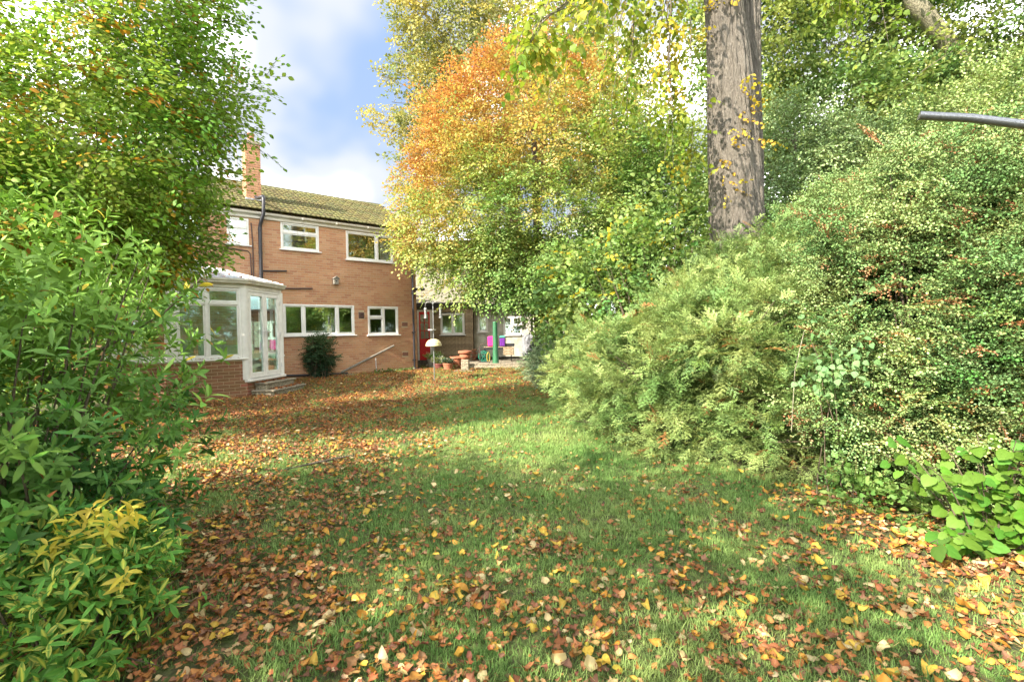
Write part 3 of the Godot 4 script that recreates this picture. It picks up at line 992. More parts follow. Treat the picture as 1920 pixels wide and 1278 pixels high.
		for s in [-1, 1]:
			put("arm", bx(Vector3(s * (w / 2 + 0.06) - 0.05, 0.05, -0.6), Vector3(s * (w / 2 + 0.06) + 0.05, 0.6, 0.1), 0.04), M["sofa"], seat)
		if i == 2:
			for s in 2:
				put("cushion", bx(Vector3(-0.2, -0.18, -0.06), Vector3(0.2, 0.2, 0.06), 0.05), M["cushion"], seat, Transform3D(Basis(Vector3.RIGHT, -0.3), Vector3(-0.17 + s * 0.36, 0.62, -0.12)))
	# steps outside the doors
	var S := thing("door_steps", "two low brick and stone steps strewn with leaves below the conservatory doors", "steps", HO, TH)
	var a3: Vector3 = P[3]
	var dir3: Vector3 = (P[4] - P[3]).normalized()
	var fs := Transform3D(Basis(dir3, Vector3.UP, dir3.cross(Vector3.UP)), a3)
	for t in [[0.10, 1.5, 0.02, 0.55, 0.0, 0.20], [0.25, 1.42, 0.02, 0.32, 0.2, 0.36]]:
		put("riser", bx(Vector3(t[0], t[4] - (0.2 if t[4] == 0.0 else 0.0), t[2]), Vector3(t[1], t[5] - 0.04, t[3]), 0.01), M["stone"], S, fs)
		for k in 3:
			var w: float = (t[1] - t[0] + 0.08) / 3.0
			put("tread_slab", bx(Vector3(t[0] - 0.04 + k * w + 0.004, t[5] - 0.038, t[2] + 0.002), Vector3(t[0] - 0.04 + (k + 1) * w - 0.004, t[5], t[3] + 0.04), 0.008), M["paving"], S, fs)
	xm = []
	cm = PackedColorArray()
	for k in 110:
		var up := rng.randf() < 0.4
		var q := Vector3(rng.randf_range(0.2, 1.4), 0.37 if up else 0.21, rng.randf_range(0.05, 0.3) if up else rng.randf_range(0.34, 0.56))
		xm.append(Transform3D(Basis(Vector3.UP, rng.randf() * TAU) * Basis(Vector3.RIGHT, rng.randf_range(-0.3, 0.3)) * Basis.from_scale(Vector3.ONE * rng.randf_range(0.5, 1.0)), fs * q))
		cm.append(dry_colour(rng.randf() * 0.5))
	many("fallen_leaf", S, fallen_leaf_meshes()[0], M["dry_leaf"], xm, cm)

# ------------------------------------------------------------------ outbuildings beyond the corner
func build_outhouses():
	var wn := func(parent, x, y, z, w, h, c, t): return window_at(parent, Transform3D(Basis(), Vector3(x, y, z)), w, h, c, t)
	# weatherboarded lean-to with the red door
	var B := thing("boarded_outhouse", "small outhouse clad in brown weatherboards with a bright red door", "outhouse", Vector3(-2.4, 0.2, -20.0))
	var b := MB.new()
	slab(b, -2.2, 0.78, -0.1, 2.45, -2.6, -0.03, [])
	put("wall", b.mesh(), M["dark_inside"], B)
	var y := 0.05
	var k := 0
	while y < 2.3:
		var cuts := [[-0.86, 0.80]]
		if y + 0.15 > 1.16 and y < 2.06: cuts = [[-0.86, -0.55], [0.46, 0.80]]
		for c in cuts:
			put("board", bx(Vector3(c[0], 0, -0.02), Vector3(c[1], 0.168, 0.0), 0.004), M["board_%d" % (k % 3)], B, Transform3D(Basis(Vector3.RIGHT, -0.1), Vector3(rng.randf_range(-0.004, 0.004), y, 0.02 + rng.randf_range(0, 0.004))))
			k += 1
		y += 0.148
	put("window_surround", bx(Vector3(-0.57, 1.14, -0.1), Vector3(0.48, 2.08, -0.005), 0.004), M["dark_inside"], B)
	wn.call(B, -0.54, 1.18, 0.045, 0.99, 0.88, [0.52, 1.0], [0.0, 0.0])
	# door
	b = MB.new()
	b.cbox(Vector3(-1.50, 0.14, -0.02), Vector3(-1.43, 2.22, 0.05)); b.cbox(Vector3(-0.98, 0.14, -0.02), Vector3(-0.88, 2.22, 0.05)); b.cbox(Vector3(-1.43, 2.15, -0.02), Vector3(-0.98, 2.22, 0.048))
	put("door_frame", b.mesh(), M["upvc"], B)
	b = MB.new()
	b.cbox(Vector3(-1.425, 0.15, 0.0), Vector3(-0.985, 1.02, 0.03)); b.cbox(Vector3(-1.425, 2.04, 0.0), Vector3(-0.985, 2.14, 0.03))
	b.cbox(Vector3(-1.425, 1.02, 0.0), Vector3(-1.37, 2.04, 0.03)); b.cbox(Vector3(-1.04, 1.02, 0.0), Vector3(-0.985, 2.04, 0.03))
	b.cbox(Vector3(-1.215, 1.02, 0.002), Vector3(-1.19, 2.04, 0.028))
	for q in [1.36, 1.70]: b.cbox(Vector3(-1.37, q - 0.012, 0.004), Vector3(-1.04, q + 0.012, 0.026))
	b.cbox(Vector3(-1.36, 0.28, 0.03), Vector3(-1.05, 0.9, 0.04), 0.008)
	var dr := put("door", b.mesh(), M["red_paint"], B)
	for i in 2:
		for j in 3:
			put("pane", bx(Vector3(-1.37 + i * 0.18, 1.03 + j * 0.34, 0.010), Vector3(-1.215 + i * 0.175, 1.345 + j * 0.34, 0.014), 0.001), M["glass"], dr)
	put("handle", pipe([Vector3(-1.02, 1.1, 0.03), Vector3(-1.02, 1.1, 0.08), Vector3(-1.1, 1.1, 0.08)], 0.01), M["grey_metal"], dr)
	b = MB.new()
	b.cbox(Vector3(-2.2, 2.40, -2.7), Vector3(0.95, 2.5, 0.14), 0.01)
	b.cbox(Vector3(-2.2, 2.30, 0.06), Vector3(0.95, 2.40, 0.10), 0.01)
	put("roof", b.mesh(), M["black_plastic"], B)
	put("lamp_bracket", bx(Vector3(-0.86, 2.1, 0.0), Vector3(-0.66, 2.18, 0.14), 0.02), M["white_thing"], B)
	# cream rendered outhouse
	var C := thing("rendered_outhouse", "low cream rendered outhouse with three white framed window lights", "outhouse", Vector3(-0.35, 0.2, -20.3))
	b = MB.new()
	slab(b, -1.24, 1.25, 0.22, 2.3, -2.4, 0.0, [[-1.08, -0.65, 1.27, 1.95], [0.0, 0.78, 1.12, 1.9]])
	put("wall", b.mesh(), M["render"], C)
	put("plinth", bx(Vector3(-1.2, -0.1, -2.3), Vector3(1.2, 0.21, -0.1), 0.01), M["dark_inside"], C)
	wn.call(C, -1.08, 1.27, 0.0, 0.43, 0.68, [1.0], [0.0])
	wn.call(C, 0.0, 1.12, 0.0, 0.78, 0.78, [0.48, 1.0], [0.0, 0.55])
	var sash := MB.new()
	sash.cbox(Vector3(0.0, 0.0, 0), Vector3(0.38, 0.05, 0.03)); sash.cbox(Vector3(0, 0.3, 0), Vector3(0.38, 0.35, 0.03)); sash.cbox(Vector3(0, 0.05, 0), Vector3(0.05, 0.3, 0.03)); sash.cbox(Vector3(0.33, 0.05, 0), Vector3(0.38, 0.3, 0.03))
	var so := put("open_sash", sash.mesh(), M["upvc"], C, Transform3D(Basis(Vector3.RIGHT, -0.45), Vector3(0.39, 1.53, 0.17)))
	put("pane", bx(Vector3(0.05, 0.05, 0.013), Vector3(0.33, 0.3, 0.017), 0.001), M["glass"], so)
	b = MB.new()
	b.cbox(Vector3(-1.3, 2.32, -2.5), Vector3(1.45, 2.42, 0.4), 0.01)
	b.cbox(Vector3(-1.3, 2.24, 0.30), Vector3(1.45, 2.36, 0.36), 0.01)
	for j in 9: b.cbox(Vector3(-1.2 + j * 0.3, 2.25, 0.0), Vector3(-1.15 + j * 0.3, 2.315, 0.298), 0.004)
	put("roof", b.mesh(), M["black_plastic"], C)
	put("downpipe", pipe([Vector3(1.19, 2.25, 0.2), Vector3(1.17, 2.1, 0.05), Vector3(1.17, 0.3, 0.05)], 0.03), M["black_plastic"], C)
	put("corner_board", bx(Vector3(1.23, 0.2, -0.1), Vector3(1.33, 2.3, 0.02), 0.008), M["gutter_white"], C)
	# pale house beyond
	var N := thing("pale_house", "pale rendered house end rising behind the weatherboarded outhouse", "house", Vector3(-1.0, 0.1, -24.5))
	b = MB.new()
	b.box(Vector3(-4.2, -0.1, -6), Vector3(4.2, 5.0, 0))
	put("wall", b.mesh(), M["old_render"], N)
	var rr := MB.new()
	rr.poly([Vector3(-4.4, 4.9, 0.3), Vector3(4.4, 4.9, 0.3), Vector3(4.4, 6.6, -3), Vector3(-4.4, 6.6, -3)])
	rr.poly([Vector3(4.4, 4.9, -6.3), Vector3(-4.4, 4.9, -6.3), Vector3(-4.4, 6.6, -3), Vector3(4.4, 6.6, -3)])
	rr.poly([Vector3(4.2, 4.95, 0), Vector3(4.2, 4.95, -6), Vector3(4.2, 6.5, -3)])
	rr.poly([Vector3(-4.2, 4.95, -6), Vector3(-4.2, 4.95, 0), Vector3(-4.2, 6.5, -3)])
	put("roof", rr.mesh(), M["roof_tile_4"], N)
	for j in 16:
		put("cladding_board", bx(Vector3(-4.2, 1.0 + j * 0.25, 0.002), Vector3(4.2, 1.244 + j * 0.25, 0.02), 0.004), M["old_render"], N)
	# patio of slabs
	var pt := put("patio", bx(Vector3(-1.75, -0.1, -20.25), Vector3(2.2, 0.255, -17.55), 0.02), M["stone"])
	tag(pt, "raised stone slab patio before the cream outhouse", "patio", "", "structure")
	for i in 9:
		for j in 6:
			put("paving_slab", bx(Vector3(0, 0, 0), Vector3(0.43, 0.04, 0.43), 0.008), M["paving"], pt, Transform3D(Basis(), Vector3(-1.74 + i * 0.437, 0.258 + rng.randf_range(0, 0.006), -20.2 + j * 0.437)))
	var pk := put("path", bx(Vector3(-3.4, -0.1, -19.9), Vector3(-1.77, 0.24, -18.9), 0.02), M["stone"])
	tag(pk, "stone threshold below the red door", "path", "", "structure")

# ------------------------------------------------------------------ garden things
func lathed(called: String, prof: Array, m: String, parent: Node, at := Vector3.ZERO, sides := 20) -> MeshInstance3D:
	var b := MB.new()
	b.lathe(prof, sides)
	return put(called, b.mesh(), M[m], parent, Transform3D(Basis(), at))

func pot_profile(r: float, h: float) -> Array:
	return [Vector2(0.001, 0), Vector2(r * 0.68, 0), Vector2(r * 0.7, 0.01), Vector2(r * 0.92, h * 0.78), Vector2(r * 0.93, h * 0.8), Vector2(r, h * 0.81), Vector2(r, h), Vector2(r * 0.88, h), Vector2(r * 0.84, h * 0.8), Vector2(0.001, h * 0.78)]

func build_garden_things():
	# bird feeder pole with its squirrel dome
	var F := thing("bird_feeder_pole", "thin metal bird feeder pole with cream dome baffle on the lawn", "bird feeder", Vector3(-2.19, gh(-2.19, -13.5), -13.5))
	put("pole", pipe([Vector3(0, -0.2, 0), Vector3(0, 2.24, 0)], 0.013, 8), M["grey_metal"], F)
	lathed("dome", [Vector2(0.0, 0.0), Vector2(0.22, -0.02), Vector2(0.225, 0.0), Vector2(0.205, 0.075), Vector2(0.15, 0.14), Vector2(0.07, 0.175), Vector2(0.001, 0.182)], "cream_plastic", F, Vector3(0, 1.0, 0), 24)
	var hk := MB.new()
	for s in [-1, 1]:
		var p := []
		for k in 8:
			var a := PI * k / 7.0
			p.append(Vector3(s * (0.11 - cos(a) * 0.11), 2.12 + sin(a) * 0.10 - (0.05 if k == 7 else 0.0), 0))
		hk.tube(p, [0.007, 0.007, 0.007, 0.007, 0.007, 0.007, 0.007, 0.006], 6, true)
	put("hook", hk.mesh(), M["grey_metal"], F)
	for s in [-1, 1]:
		var fd := lathed("seed_feeder", [Vector2(0.001, 0), Vector2(0.05, 0.0), Vector2(0.05, 0.03), Vector2(0.035, 0.035), Vector2(0.035, 0.24), Vector2(0.055, 0.25), Vector2(0.03, 0.29), Vector2(0.001, 0.3)], "grey_metal", F, Vector3(s * 0.21, 1.76, 0.0), 12)
		put("perch", pipe([Vector3(-0.08, 0.07, 0), Vector3(0.08, 0.07, 0)], 0.005, 6), M["brown_pipe"], fd)
	lathed("feeding_tray", [Vector2(0.001, 0), Vector2(0.11, 0.0), Vector2(0.12, 0.03), Vector2(0.11, 0.03), Vector2(0.10, 0.012), Vector2(0.001, 0.012)], "white_thing", F, Vector3(-0.04, 1.42, 0.0), 16)
	# bird box on the wall
	var X := thing("bird_box", "small grey wooden bird box fixed to the brick wall", "bird box", hpos(2.06, 3.08, 0.02), TH)
	var b := MB.new()
	b.cbox(Vector3(-0.075, 0, 0), Vector3(0.075, 0.18, 0.13), 0.006)
	b.poly([Vector3(-0.075, 0.18, 0.128), Vector3(0.075, 0.18, 0.128), Vector3(0, 0.24, 0.128)])
	put("box", b.mesh(), M["grey_wood"], X)
	b = MB.new()
	b.cbox(Vector3(-0.005, -0.008, -0.01), Vector3(0.13, 0.008, 0.17), 0.004, Transform3D(Basis(Vector3.BACK, -0.68), Vector3(0, 0.255, 0)))
	b.cbox(Vector3(-0.13, -0.008, -0.01), Vector3(-0.008, 0.008, 0.17), 0.004, Transform3D(Basis(Vector3.BACK, 0.68), Vector3(0, 0.255, 0)))
	put("roof", b.mesh(), M["grey_wood"], X)
	lathed("entrance_hole", [Vector2(0.022, 0.0), Vector2(0.022, 0.004), Vector2(0.001, 0.004)], "black_plastic", X, Vector3.ZERO, 14).transform = Transform3D(Basis(Vector3.RIGHT, PI / 2), Vector3(0, 0.11, 0.129))
	# slanting rail
	var R := thing("wall_rail", "weathered grey rail slanting up across the lower brick wall", "rail", hpos(2.16, 0.23, 0.07), TH)
	put("rail", bx(Vector3(0, -0.03, -0.025), Vector3(2.07, 0.03, 0.025), 0.012), M["grey_wood"], R, Transform3D(Basis(Vector3.BACK, atan2(0.82, 1.9)), Vector3.ZERO))
	for q in [[0.3, 0.13], [1.55, 0.67]]:
		put("bracket", bx(Vector3(q[0] - 0.02, q[1] - 0.05, -0.07), Vector3(q[0] + 0.02, q[1] - 0.02, 0.0), 0.006), M["grey_metal"], R)
	var cb := put("concrete_block", bx(Vector3(-0.3, -0.1, -0.14), Vector3(0.3, 0.09, 0.14), 0.02), M["stone"], null, Transform3D(Basis(Vector3.UP, TH), hpos(2.3, 0.08, 0.22)))
	tag(cb, "pale concrete block on the ground at the foot of the grey rail", "block")
	# pots in front of the boarded outhouse
	var P1 := thing("planted_tub", "dark tub with bright green plant below the red door", "plant pot", Vector3(-3.0, 0.12, -18.4))
	lathed("tub", pot_profile(0.26, 0.36), "grey_wood", P1)
	herb(P1, 0.33, 0.34, 90, [Color(0.16, 0.34, 0.05), Color(0.28, 0.42, 0.07)])
	var P2 := thing("terracotta_bowl", "wide empty terracotta bowl on bricks left of the stone urn", "plant pot", Vector3(-1.98, 0.30, -17.4))
	lathed("bowl", [Vector2(0.001, 0), Vector2(0.17, 0), Vector2(0.25, 0.24), Vector2(0.29, 0.245), Vector2(0.29, 0.30), Vector2(0.25, 0.30), Vector2(0.2, 0.1), Vector2(0.001, 0.08)], "terracotta", P2)
	var P3 := thing("terracotta_pot", "small terracotta pot with dark plant beside the wide bowl", "plant pot", Vector3(-2.28, 0.11, -17.1))
	lathed("pot", pot_profile(0.19, 0.28), "terracotta", P3)
	herb(P3, 0.2, 0.27, 60, [Color(0.04, 0.08, 0.05), Color(0.07, 0.12, 0.06)])
	var P5 := thing("low_planter", "low planter of trailing green foliage behind the feeder pole", "plant pot", Vector3(-2.68, 0.12, -17.8))
	lathed("pot", pot_profile(0.24, 0.22), "dark_terracotta", P5)
	herb(P5, 0.32, 0.2, 90, [Color(0.10, 0.17, 0.05), Color(0.18, 0.2, 0.06)])
	for k in 3:
		var br := put("loose_brick", bx(Vector3(-0.11, 0, -0.05), Vector3(0.11, 0.066, 0.05), 0.006), M["brick_tone_4"], null, Transform3D(Basis(Vector3.UP, 0.3 + k * 0.5), Vector3(-2.02 + 0.08 * k - 0.05, 0.12 + 0.066 * minf(k, 1) + 0.0665 * maxf(0.0, k - 1), -17.4)))
		tag(br, ["lowest loose brick under the terracotta bowl", "middle loose brick under the terracotta bowl", "uppermost loose brick under the terracotta bowl"][k], "brick")
	var U := thing("stone_urn", "terracotta topped pot standing on a pale square stone pedestal", "pedestal", Vector3(-1.6, 0.13, -16.4))
	put("base_slab", bx(Vector3(-0.36, -0.05, -0.3), Vector3(0.3, 0.05, 0.22), 0.012), M["stone"], U)
	put("pedestal", bx(Vector3(-0.13, 0.05, -0.13), Vector3(0.13, 0.42, 0.13), 0.02), M["stone"], U)
	lathed("pot", [Vector2(0.001, 0.42), Vector2(0.13, 0.42), Vector2(0.19, 0.5), Vector2(0.19, 0.58), Vector2(0.15, 0.6), Vector2(0.24, 0.64), Vector2(0.24, 0.70), Vector2(0.1, 0.72), Vector2(0.001, 0.73)], "terracotta", U)
	# low brick pier at the corner of the boarded outhouse
	var pier := thing("brick_pier", "low brick pier at the right foot of the weatherboards", "pier", Vector3(-1.56, 0.28, -19.86))
	for r in 7:
		for c in 1:
			put("brick", bx(Vector3(-0.11, 0, -0.05), Vector3(0.11, 0.066, 0.05), 0.005), M["brown_brick_%d" % (r % 5)], pier, Transform3D(Basis(Vector3.UP, PI / 2 if r % 2 else 0.0), Vector3(0, 0.072 * r, 0)))
	# green post
	var G := thing("green_post", "tall green painted post standing on the patio edge", "post", Vector3(-0.62, 0.298, -18.0))
	lathed("shaft", [Vector2(0.001, 0), Vector2(0.12, 0), Vector2(0.115, 0.1), Vector2(0.10, 0.5), Vector2(0.09, 1.35), Vector2(0.085, 1.52), Vector2(0.07, 1.55), Vector2(0.001, 1.55)], "green_paint", G, Vector3.ZERO, 14)
	put("tie", pipe([Vector3(-0.093, 1.0, 0), Vector3(0, 1.0, 0.097), Vector3(0.093, 1.0, 0)], 0.008), M["hose_green"], G)
	# bench with boxes and toys
	var T := thing("potting_table", "small slatted garden table behind the green post", "table", Vector3(-0.62, 0.298, -19.3))
	for k in 5: put("slat", bx(Vector3(-0.5, 0.55, -0.2 + k * 0.085), Vector3(0.62, 0.575, -0.125 + k * 0.085), 0.004), M["board_2"], T)
	for q in [[-0.46, -0.17], [0.58, -0.17], [-0.46, 0.17], [0.58, 0.17]]: put("leg", bx(Vector3(q[0] - 0.02, 0, q[1] - 0.02), Vector3(q[0] + 0.02, 0.549, q[1] + 0.02), 0.004), M["black_plastic"], T)
	put("apron", bx(Vector3(-0.5, 0.47, 0.205), Vector3(0.62, 0.548, 0.225), 0.004), M["black_plastic"], T)
	var toy := put("pink_box", bx(Vector3(-0.13, 0, -0.1), Vector3(0.13, 0.42, 0.1), 0.04), M["pink_plastic"], null, Transform3D(Basis(Vector3.BACK, 0.06), Vector3(-0.83, 0.876, -19.3)))
	tag(toy, "upright bright pink plastic toy on the garden table", "toy")
	toy = put("purple_tub", bx(Vector3(-0.11, 0, -0.1), Vector3(0.11, 0.33, 0.1), 0.03), M["purple_plastic"], null, Transform3D(Basis(), Vector3(-0.38, 0.876, -19.3)))
	tag(toy, "purple plastic tub right of the green post", "tub")
	toy = put("teal_lid", bx(Vector3(-0.12, 0, -0.1), Vector3(0.12, 0.10, 0.1), 0.03), M["teal_plastic"], null, Transform3D(Basis(), Vector3(-0.38, 1.208, -19.3)))
	tag(toy, "teal plastic box on top of the purple tub", "box")
	var crate := thing("wooden_crate", "pale slatted wooden crate on the right end of the table", "crate", Vector3(-0.14, 0.6, -19.05))
	for k in 3: put("slat", bx(Vector3(-0.2, 0.0 + k * 0.1, 0.13), Vector3(0.2, 0.085 + k * 0.1, 0.145), 0.004), M["board_2"], crate)
	for s in [-1, 1]: put("end_panel", bx(Vector3(s * 0.2 - 0.01, 0, -0.15), Vector3(s * 0.2 + 0.01, 0.3, 0.129), 0.004), M["board_0"], crate)
	crate.position.y = 0.56
	crate.position.z = -18.93
	var cup := thing("dark_trough", "black plant trough sitting behind the crate", "trough", Vector3(-0.1, 0.876, -19.35))
	put("trough", bx(Vector3(-0.22, 0, -0.08), Vector3(0.2, 0.12, 0.08), 0.02), M["black_plastic"], cup)
	# hose reel
	var Q := thing("hose_reel", "green hose reel on a stand below the cream wall", "hose reel", Vector3(-1.12, 0.298, -18.7))
	var rim := MB.new()
	for s in [-0.09, 0.09]:
		var p := []
		var r := []
		for k in 17:
			var a := TAU * k / 16.0
			p.append(Vector3(cos(a) * 0.2 + 0.02, 0.23 + sin(a) * 0.2, s)); r.append(0.014)
		rim.tube(p, r, 6)
		for k in 3:
			var a := TAU * k / 6.0
			rim.tube([Vector3(cos(a) * 0.2 + 0.02, 0.23 + sin(a) * 0.2, s), Vector3(-cos(a) * 0.2 + 0.02, 0.23 - sin(a) * 0.2, s)], [0.01, 0.01], 6)
	put("drum_rim", rim.mesh(), M["hose_green"], Q)
	var coil := MB.new()
	for j in 5:
		var p := []
		var r := []
		for k in 17:
			var a := TAU * k / 16.0
			p.append(Vector3(cos(a) * 0.14 + 0.02, 0.23 + sin(a) * 0.14, -0.064 + j * 0.032)); r.append(0.017)
		coil.tube(p, r, 6)
	put("hose", coil.mesh(), M["hose_green"], Q)
	var hd := MB.new()
	hd.tube([Vector3(-0.12, 0.02, 0.11), Vector3(-0.14, 0.6, 0.11), Vector3(-0.05, 0.72, 0.11), Vector3(0.12, 0.72, 0.11), Vector3(0.14, 0.66, 0.1)], [0.012, 0.012, 0.012, 0.012, 0.012], 6, true)
	put("handle", hd.mesh(), M["brown_pipe"], Q)
	for s in [-0.12, 0.12]: put("foot", pipe([Vector3(-0.16, 0.012, s), Vector3(0.24, 0.012, s)], 0.012, 6), M["black_plastic"], Q)
	var y2 := MB.new()
	var pp := []
	var r2 := []
	for k in 13:
		var a := TAU * k / 12.0
		pp.append(Vector3(cos(a) * 0.06, 0.2 + sin(a) * 0.18, 0.0)); r2.append(0.02)
	y2.tube(pp, r2, 6)
	var yh := put("yellow_hose", y2.mesh(), M["hose_yellow"], null, Transform3D(Basis(Vector3.UP, 0.5), Vector3(-0.92, 0.298, -18.6)))
	tag(yh, "coil of yellow hose leaning beside the green hose reel", "hose")
	# covered barbecue
	var V := thing("covered_barbecue", "barbecue under a crumpled grey cover at the outhouse corner", "barbecue", Vector3(0.72, 0.298, -19.4))
	var cv := MB.new()
	var rings := [[0.27, 0.2], [0.30, 0.35], [0.29, 0.62], [0.31, 0.8], [0.27, 0.95], [0.15, 1.02], [0.0, 1.04]]
	for i in rings.size() - 1:
		for k in 20:
			var q := []
			for e in [[i, k], [i, k + 1], [i + 1, k + 1], [i + 1, k]]:
				var a: float = TAU * (e[1] % 20) / 20.0
				var rr: float = rings[e[0]][0] * (1.0 + 0.16 * sin(a * 4.0 + e[0]) + 0.07 * sin(a * 9.0 + 2.0 * e[0]))
				q.append(Vector3(cos(a) * rr, rings[e[0]][1] + 0.02 * sin(a * 5.0), -sin(a) * rr * 0.8))
			cv.quad(q[0], q[1], q[2], q[3])
	put("cover", cv.mesh(), M["tarpaulin"], V)
	for q in [[-0.2, 0.14], [0.2, 0.14], [-0.2, -0.14], [0.2, -0.14]]: put("leg", bx(Vector3(q[0] - 0.02, 0, q[1] - 0.02), Vector3(q[0] + 0.02, 0.3, q[1] + 0.02), 0.004), M["black_plastic"], V)
	put("bin_bag", bx(Vector3(-0.3, 0.0, -0.1), Vector3(-0.02, 0.26, 0.2), 0.1), M["black_plastic"], V)
	# rotary clothes dryer whose arm reaches into the picture
	var D := thing("rotary_clothes_dryer", "bare metal tube arm of a rotary clothes dryer above the right hedge", "clothes dryer", Vector3(2.55, gh(2.55, -1.05), -1.05))
	put("mast", pipe([Vector3(0, -0.2, 0), Vector3(0, 2.1, 0)], 0.022, 14), M["alloy"], D)
	var y0 := D.position.y
	put("arm", pipe([Vector3(0, 1.75 - y0, 0.0), Vector3(-0.25, 1.81 - y0, -0.14), Vector3(-0.49, 1.886 - y0, -0.25), Vector3(-0.727, 1.968 - y0, -0.35), Vector3(-0.963, 2.060 - y0, -0.45), Vector3(-1.08, 2.104 - y0, -0.50), Vector3(-1.20, 2.136 - y0, -0.55)], 0.0135, 16), M["alloy"], D)
	put("arm", pipe([Vector3(0, 1.8 - y0, 0), Vector3(0.9, 2.2 - y0, 0.6)], 0.0135, 16), M["alloy"], D)
	put("arm", pipe([Vector3(0, 1.8 - y0, 0), Vector3(0.7, 2.2 - y0, -0.9)], 0.0135, 16), M["alloy"], D)
	put("hub", bx(Vector3(-0.05, 1.72 - y0, -0.05), Vector3(0.05, 1.86 - y0, 0.05), 0.02), M["black_plastic"], D)
	# fallen branch
	var fb := MB.new()
	fb.tube([Vector3(-2.45, 0.06, -4.95), Vector3(-2.3, 0.075, -5.03), Vector3(-2.1, 0.085, -5.2), Vector3(-1.9, 0.08, -5.42), Vector3(-1.78, 0.07, -5.55)], [0.004, 0.009, 0.013, 0.010, 0.005], 7, true)
	fb.tube([Vector3(-2.1, 0.085, -5.2), Vector3(-2.0, 0.11, -5.1), Vector3(-1.9, 0.1, -5.06)], [0.008, 0.005, 0.003], 5, true)
	tag(put("fallen_branch", fb.mesh(), M["bark"]), "dark fallen branch lying across the leaf strewn lawn", "branch")
	# thin cane in the hedge
	tag(put("garden_cane", pipe([Vector3(2.28, 0.6, -3.95), Vector3(2.30, 1.1, -3.93), Vector3(2.36, 1.42, -3.9)], 0.003, 5), M["pale_bark"]), "thin pale cane standing upright in front of the hedge", "cane")

func herb(parent: Node, r: float, y: float, n: int, cols: Array):
	var b := MB.new()
	for k in n:
		var a := rng.randf() * TAU
		var f := Vector3(cos(a), rng.randf_range(0.2, 1.6), sin(a)).normalized()
		var o := Vector3(cos(a), 0, sin(a)) * r * 0.4 * rng.randf() + Vector3(0, y, 0)
		var c: Color = cols[0].lerp(cols[1], rng.randf())
		var L := r * rng.randf_range(0.7, 1.2)
		b.tube([o, o + f * L * 0.6, o + f * L], [0.004, 0.003, 0.002], 3)
		for j in 5:
			var g := Vector3(rng.randfn(), rng.randfn() * 0.5 + 0.3, rng.randfn()).normalized()
			b.leaf(o + f * L * rng.randf_range(0.3, 1.0), g, Vector3.UP, 0.09, 0.05, [0.0, 0.9, 0.8, 0.0], 0.2, 0.2, c, c)
	put("foliage", b.mesh(), M["lime_leaf"], parent)

# ------------------------------------------------------------------ leaves on the ground
var fl_cache := []

func fallen_leaf_meshes() -> Array:
	if fl_cache.size(): return fl_cache
	var r := RandomNumberGenerator.new()
	r.seed = 99
	for k in 8:
		var b := MB.new()
		var n := 15
		var lobed := k < 4
		var curl := r.randf_range(0.1, 0.9)
		var roll := r.randf_range(-14.0, 14.0)
		var tw := r.randf_range(-0.6, 0.6)
		var ring := []
		var half := []
		for i in n:
			var a := TAU * i / n
			var rad := 0.046
			if lobed:
				rad *= 0.74 + 0.24 * cos(a * 5.0) * (0.6 if absf(a - PI) < 0.9 else 1.0) + 0.16 * cos(a) + r.randf_range(-0.13, 0.08)
			else:
				rad *= 0.78 + 0.14 * cos(a) + 0.22 * pow(maxf(0.0, cos(a)), 8.0) - 0.25 * pow(maxf(0.0, -cos(a)), 10.0) + r.randf_range(-0.11, 0.05)
			var p := Vector3(cos(a) * rad * 1.12, 0, sin(a) * rad)
			p.y = curl * (absf(p.z) * 0.9) + roll * p.x * p.x + tw * p.x * p.z * 18.0 + r.randf_range(-0.006, 0.006)
			ring.append(p)
			var h := p * 0.55
			h.y = curl * (absf(h.z) * 0.6) + roll * h.x * h.x + tw * h.x * h.z * 14.0 + r.randf_range(-0.003, 0.003)
			half.append(h)
		var mid := Color(1.12, 1.1, 1.05)
		var o := b.v.size()
		b.v.append(Vector3(0, 0, 0)); b.c.append(mid)
		for i in n:
			b.v.append(half[i]); b.c.append((Color(1.14, 1.1, 1.0) if i % 3 == 0 else Color(0.97, 0.95, 0.92)) * r.randf_range(0.82, 1.12))
		for i in n:
			b.v.append(ring[i]); b.c.append(Color(0.88, 0.82, 0.76) * r.randf_range(0.6, 1.12))
		for i in n:
			var j := (i + 1) % n
			b.ix.append(o); b.ix.append(o + 1 + i); b.ix.append(o + 1 + j)
			b.ix.append(o + 1 + i); b.ix.append(o + 1 + n + i); b.ix.append(o + 1 + n + j)
			b.ix.append(o + 1 + i); b.ix.append(o + 1 + n + j); b.ix.append(o + 1 + j)
		b.col = Color(0.8, 0.7, 0.55)
		b.tube([Vector3(-0.035, 0.0, 0), Vector3(-0.06, 0.006, 0.006), Vector3(-0.085, 0.012, 0.016)], [0.0014, 0.0012, 0.001], 3)
		fl_cache.append(b.mesh())
	return fl_cache

const DRY := [[0.40, 0.155, 0.05], [0.46, 0.20, 0.06], [0.34, 0.13, 0.055], [0.24, 0.10, 0.055], [0.25, 0.125, 0.075], [0.46, 0.26, 0.11], [0.50, 0.35, 0.18], [0.62, 0.42, 0.07], [0.55, 0.28, 0.05], [0.62, 0.50, 0.27]]
const DRYNAME := ["russet", "orange brown", "reddish brown", "dark brown", "purplish brown", "tan", "pale tan", "yellow", "golden orange", "pale cream"]

func dry_index(t: float) -> int:
	return clampi(int(t * 10.0), 0, 9)

func dry_colour(t: float) -> Color:
	var a: Array = DRY[dry_index(t)]
	var g := rng.randf_range(0.8, 1.18)
	return Color(a[0] * g, a[1] * g, a[2] * g)

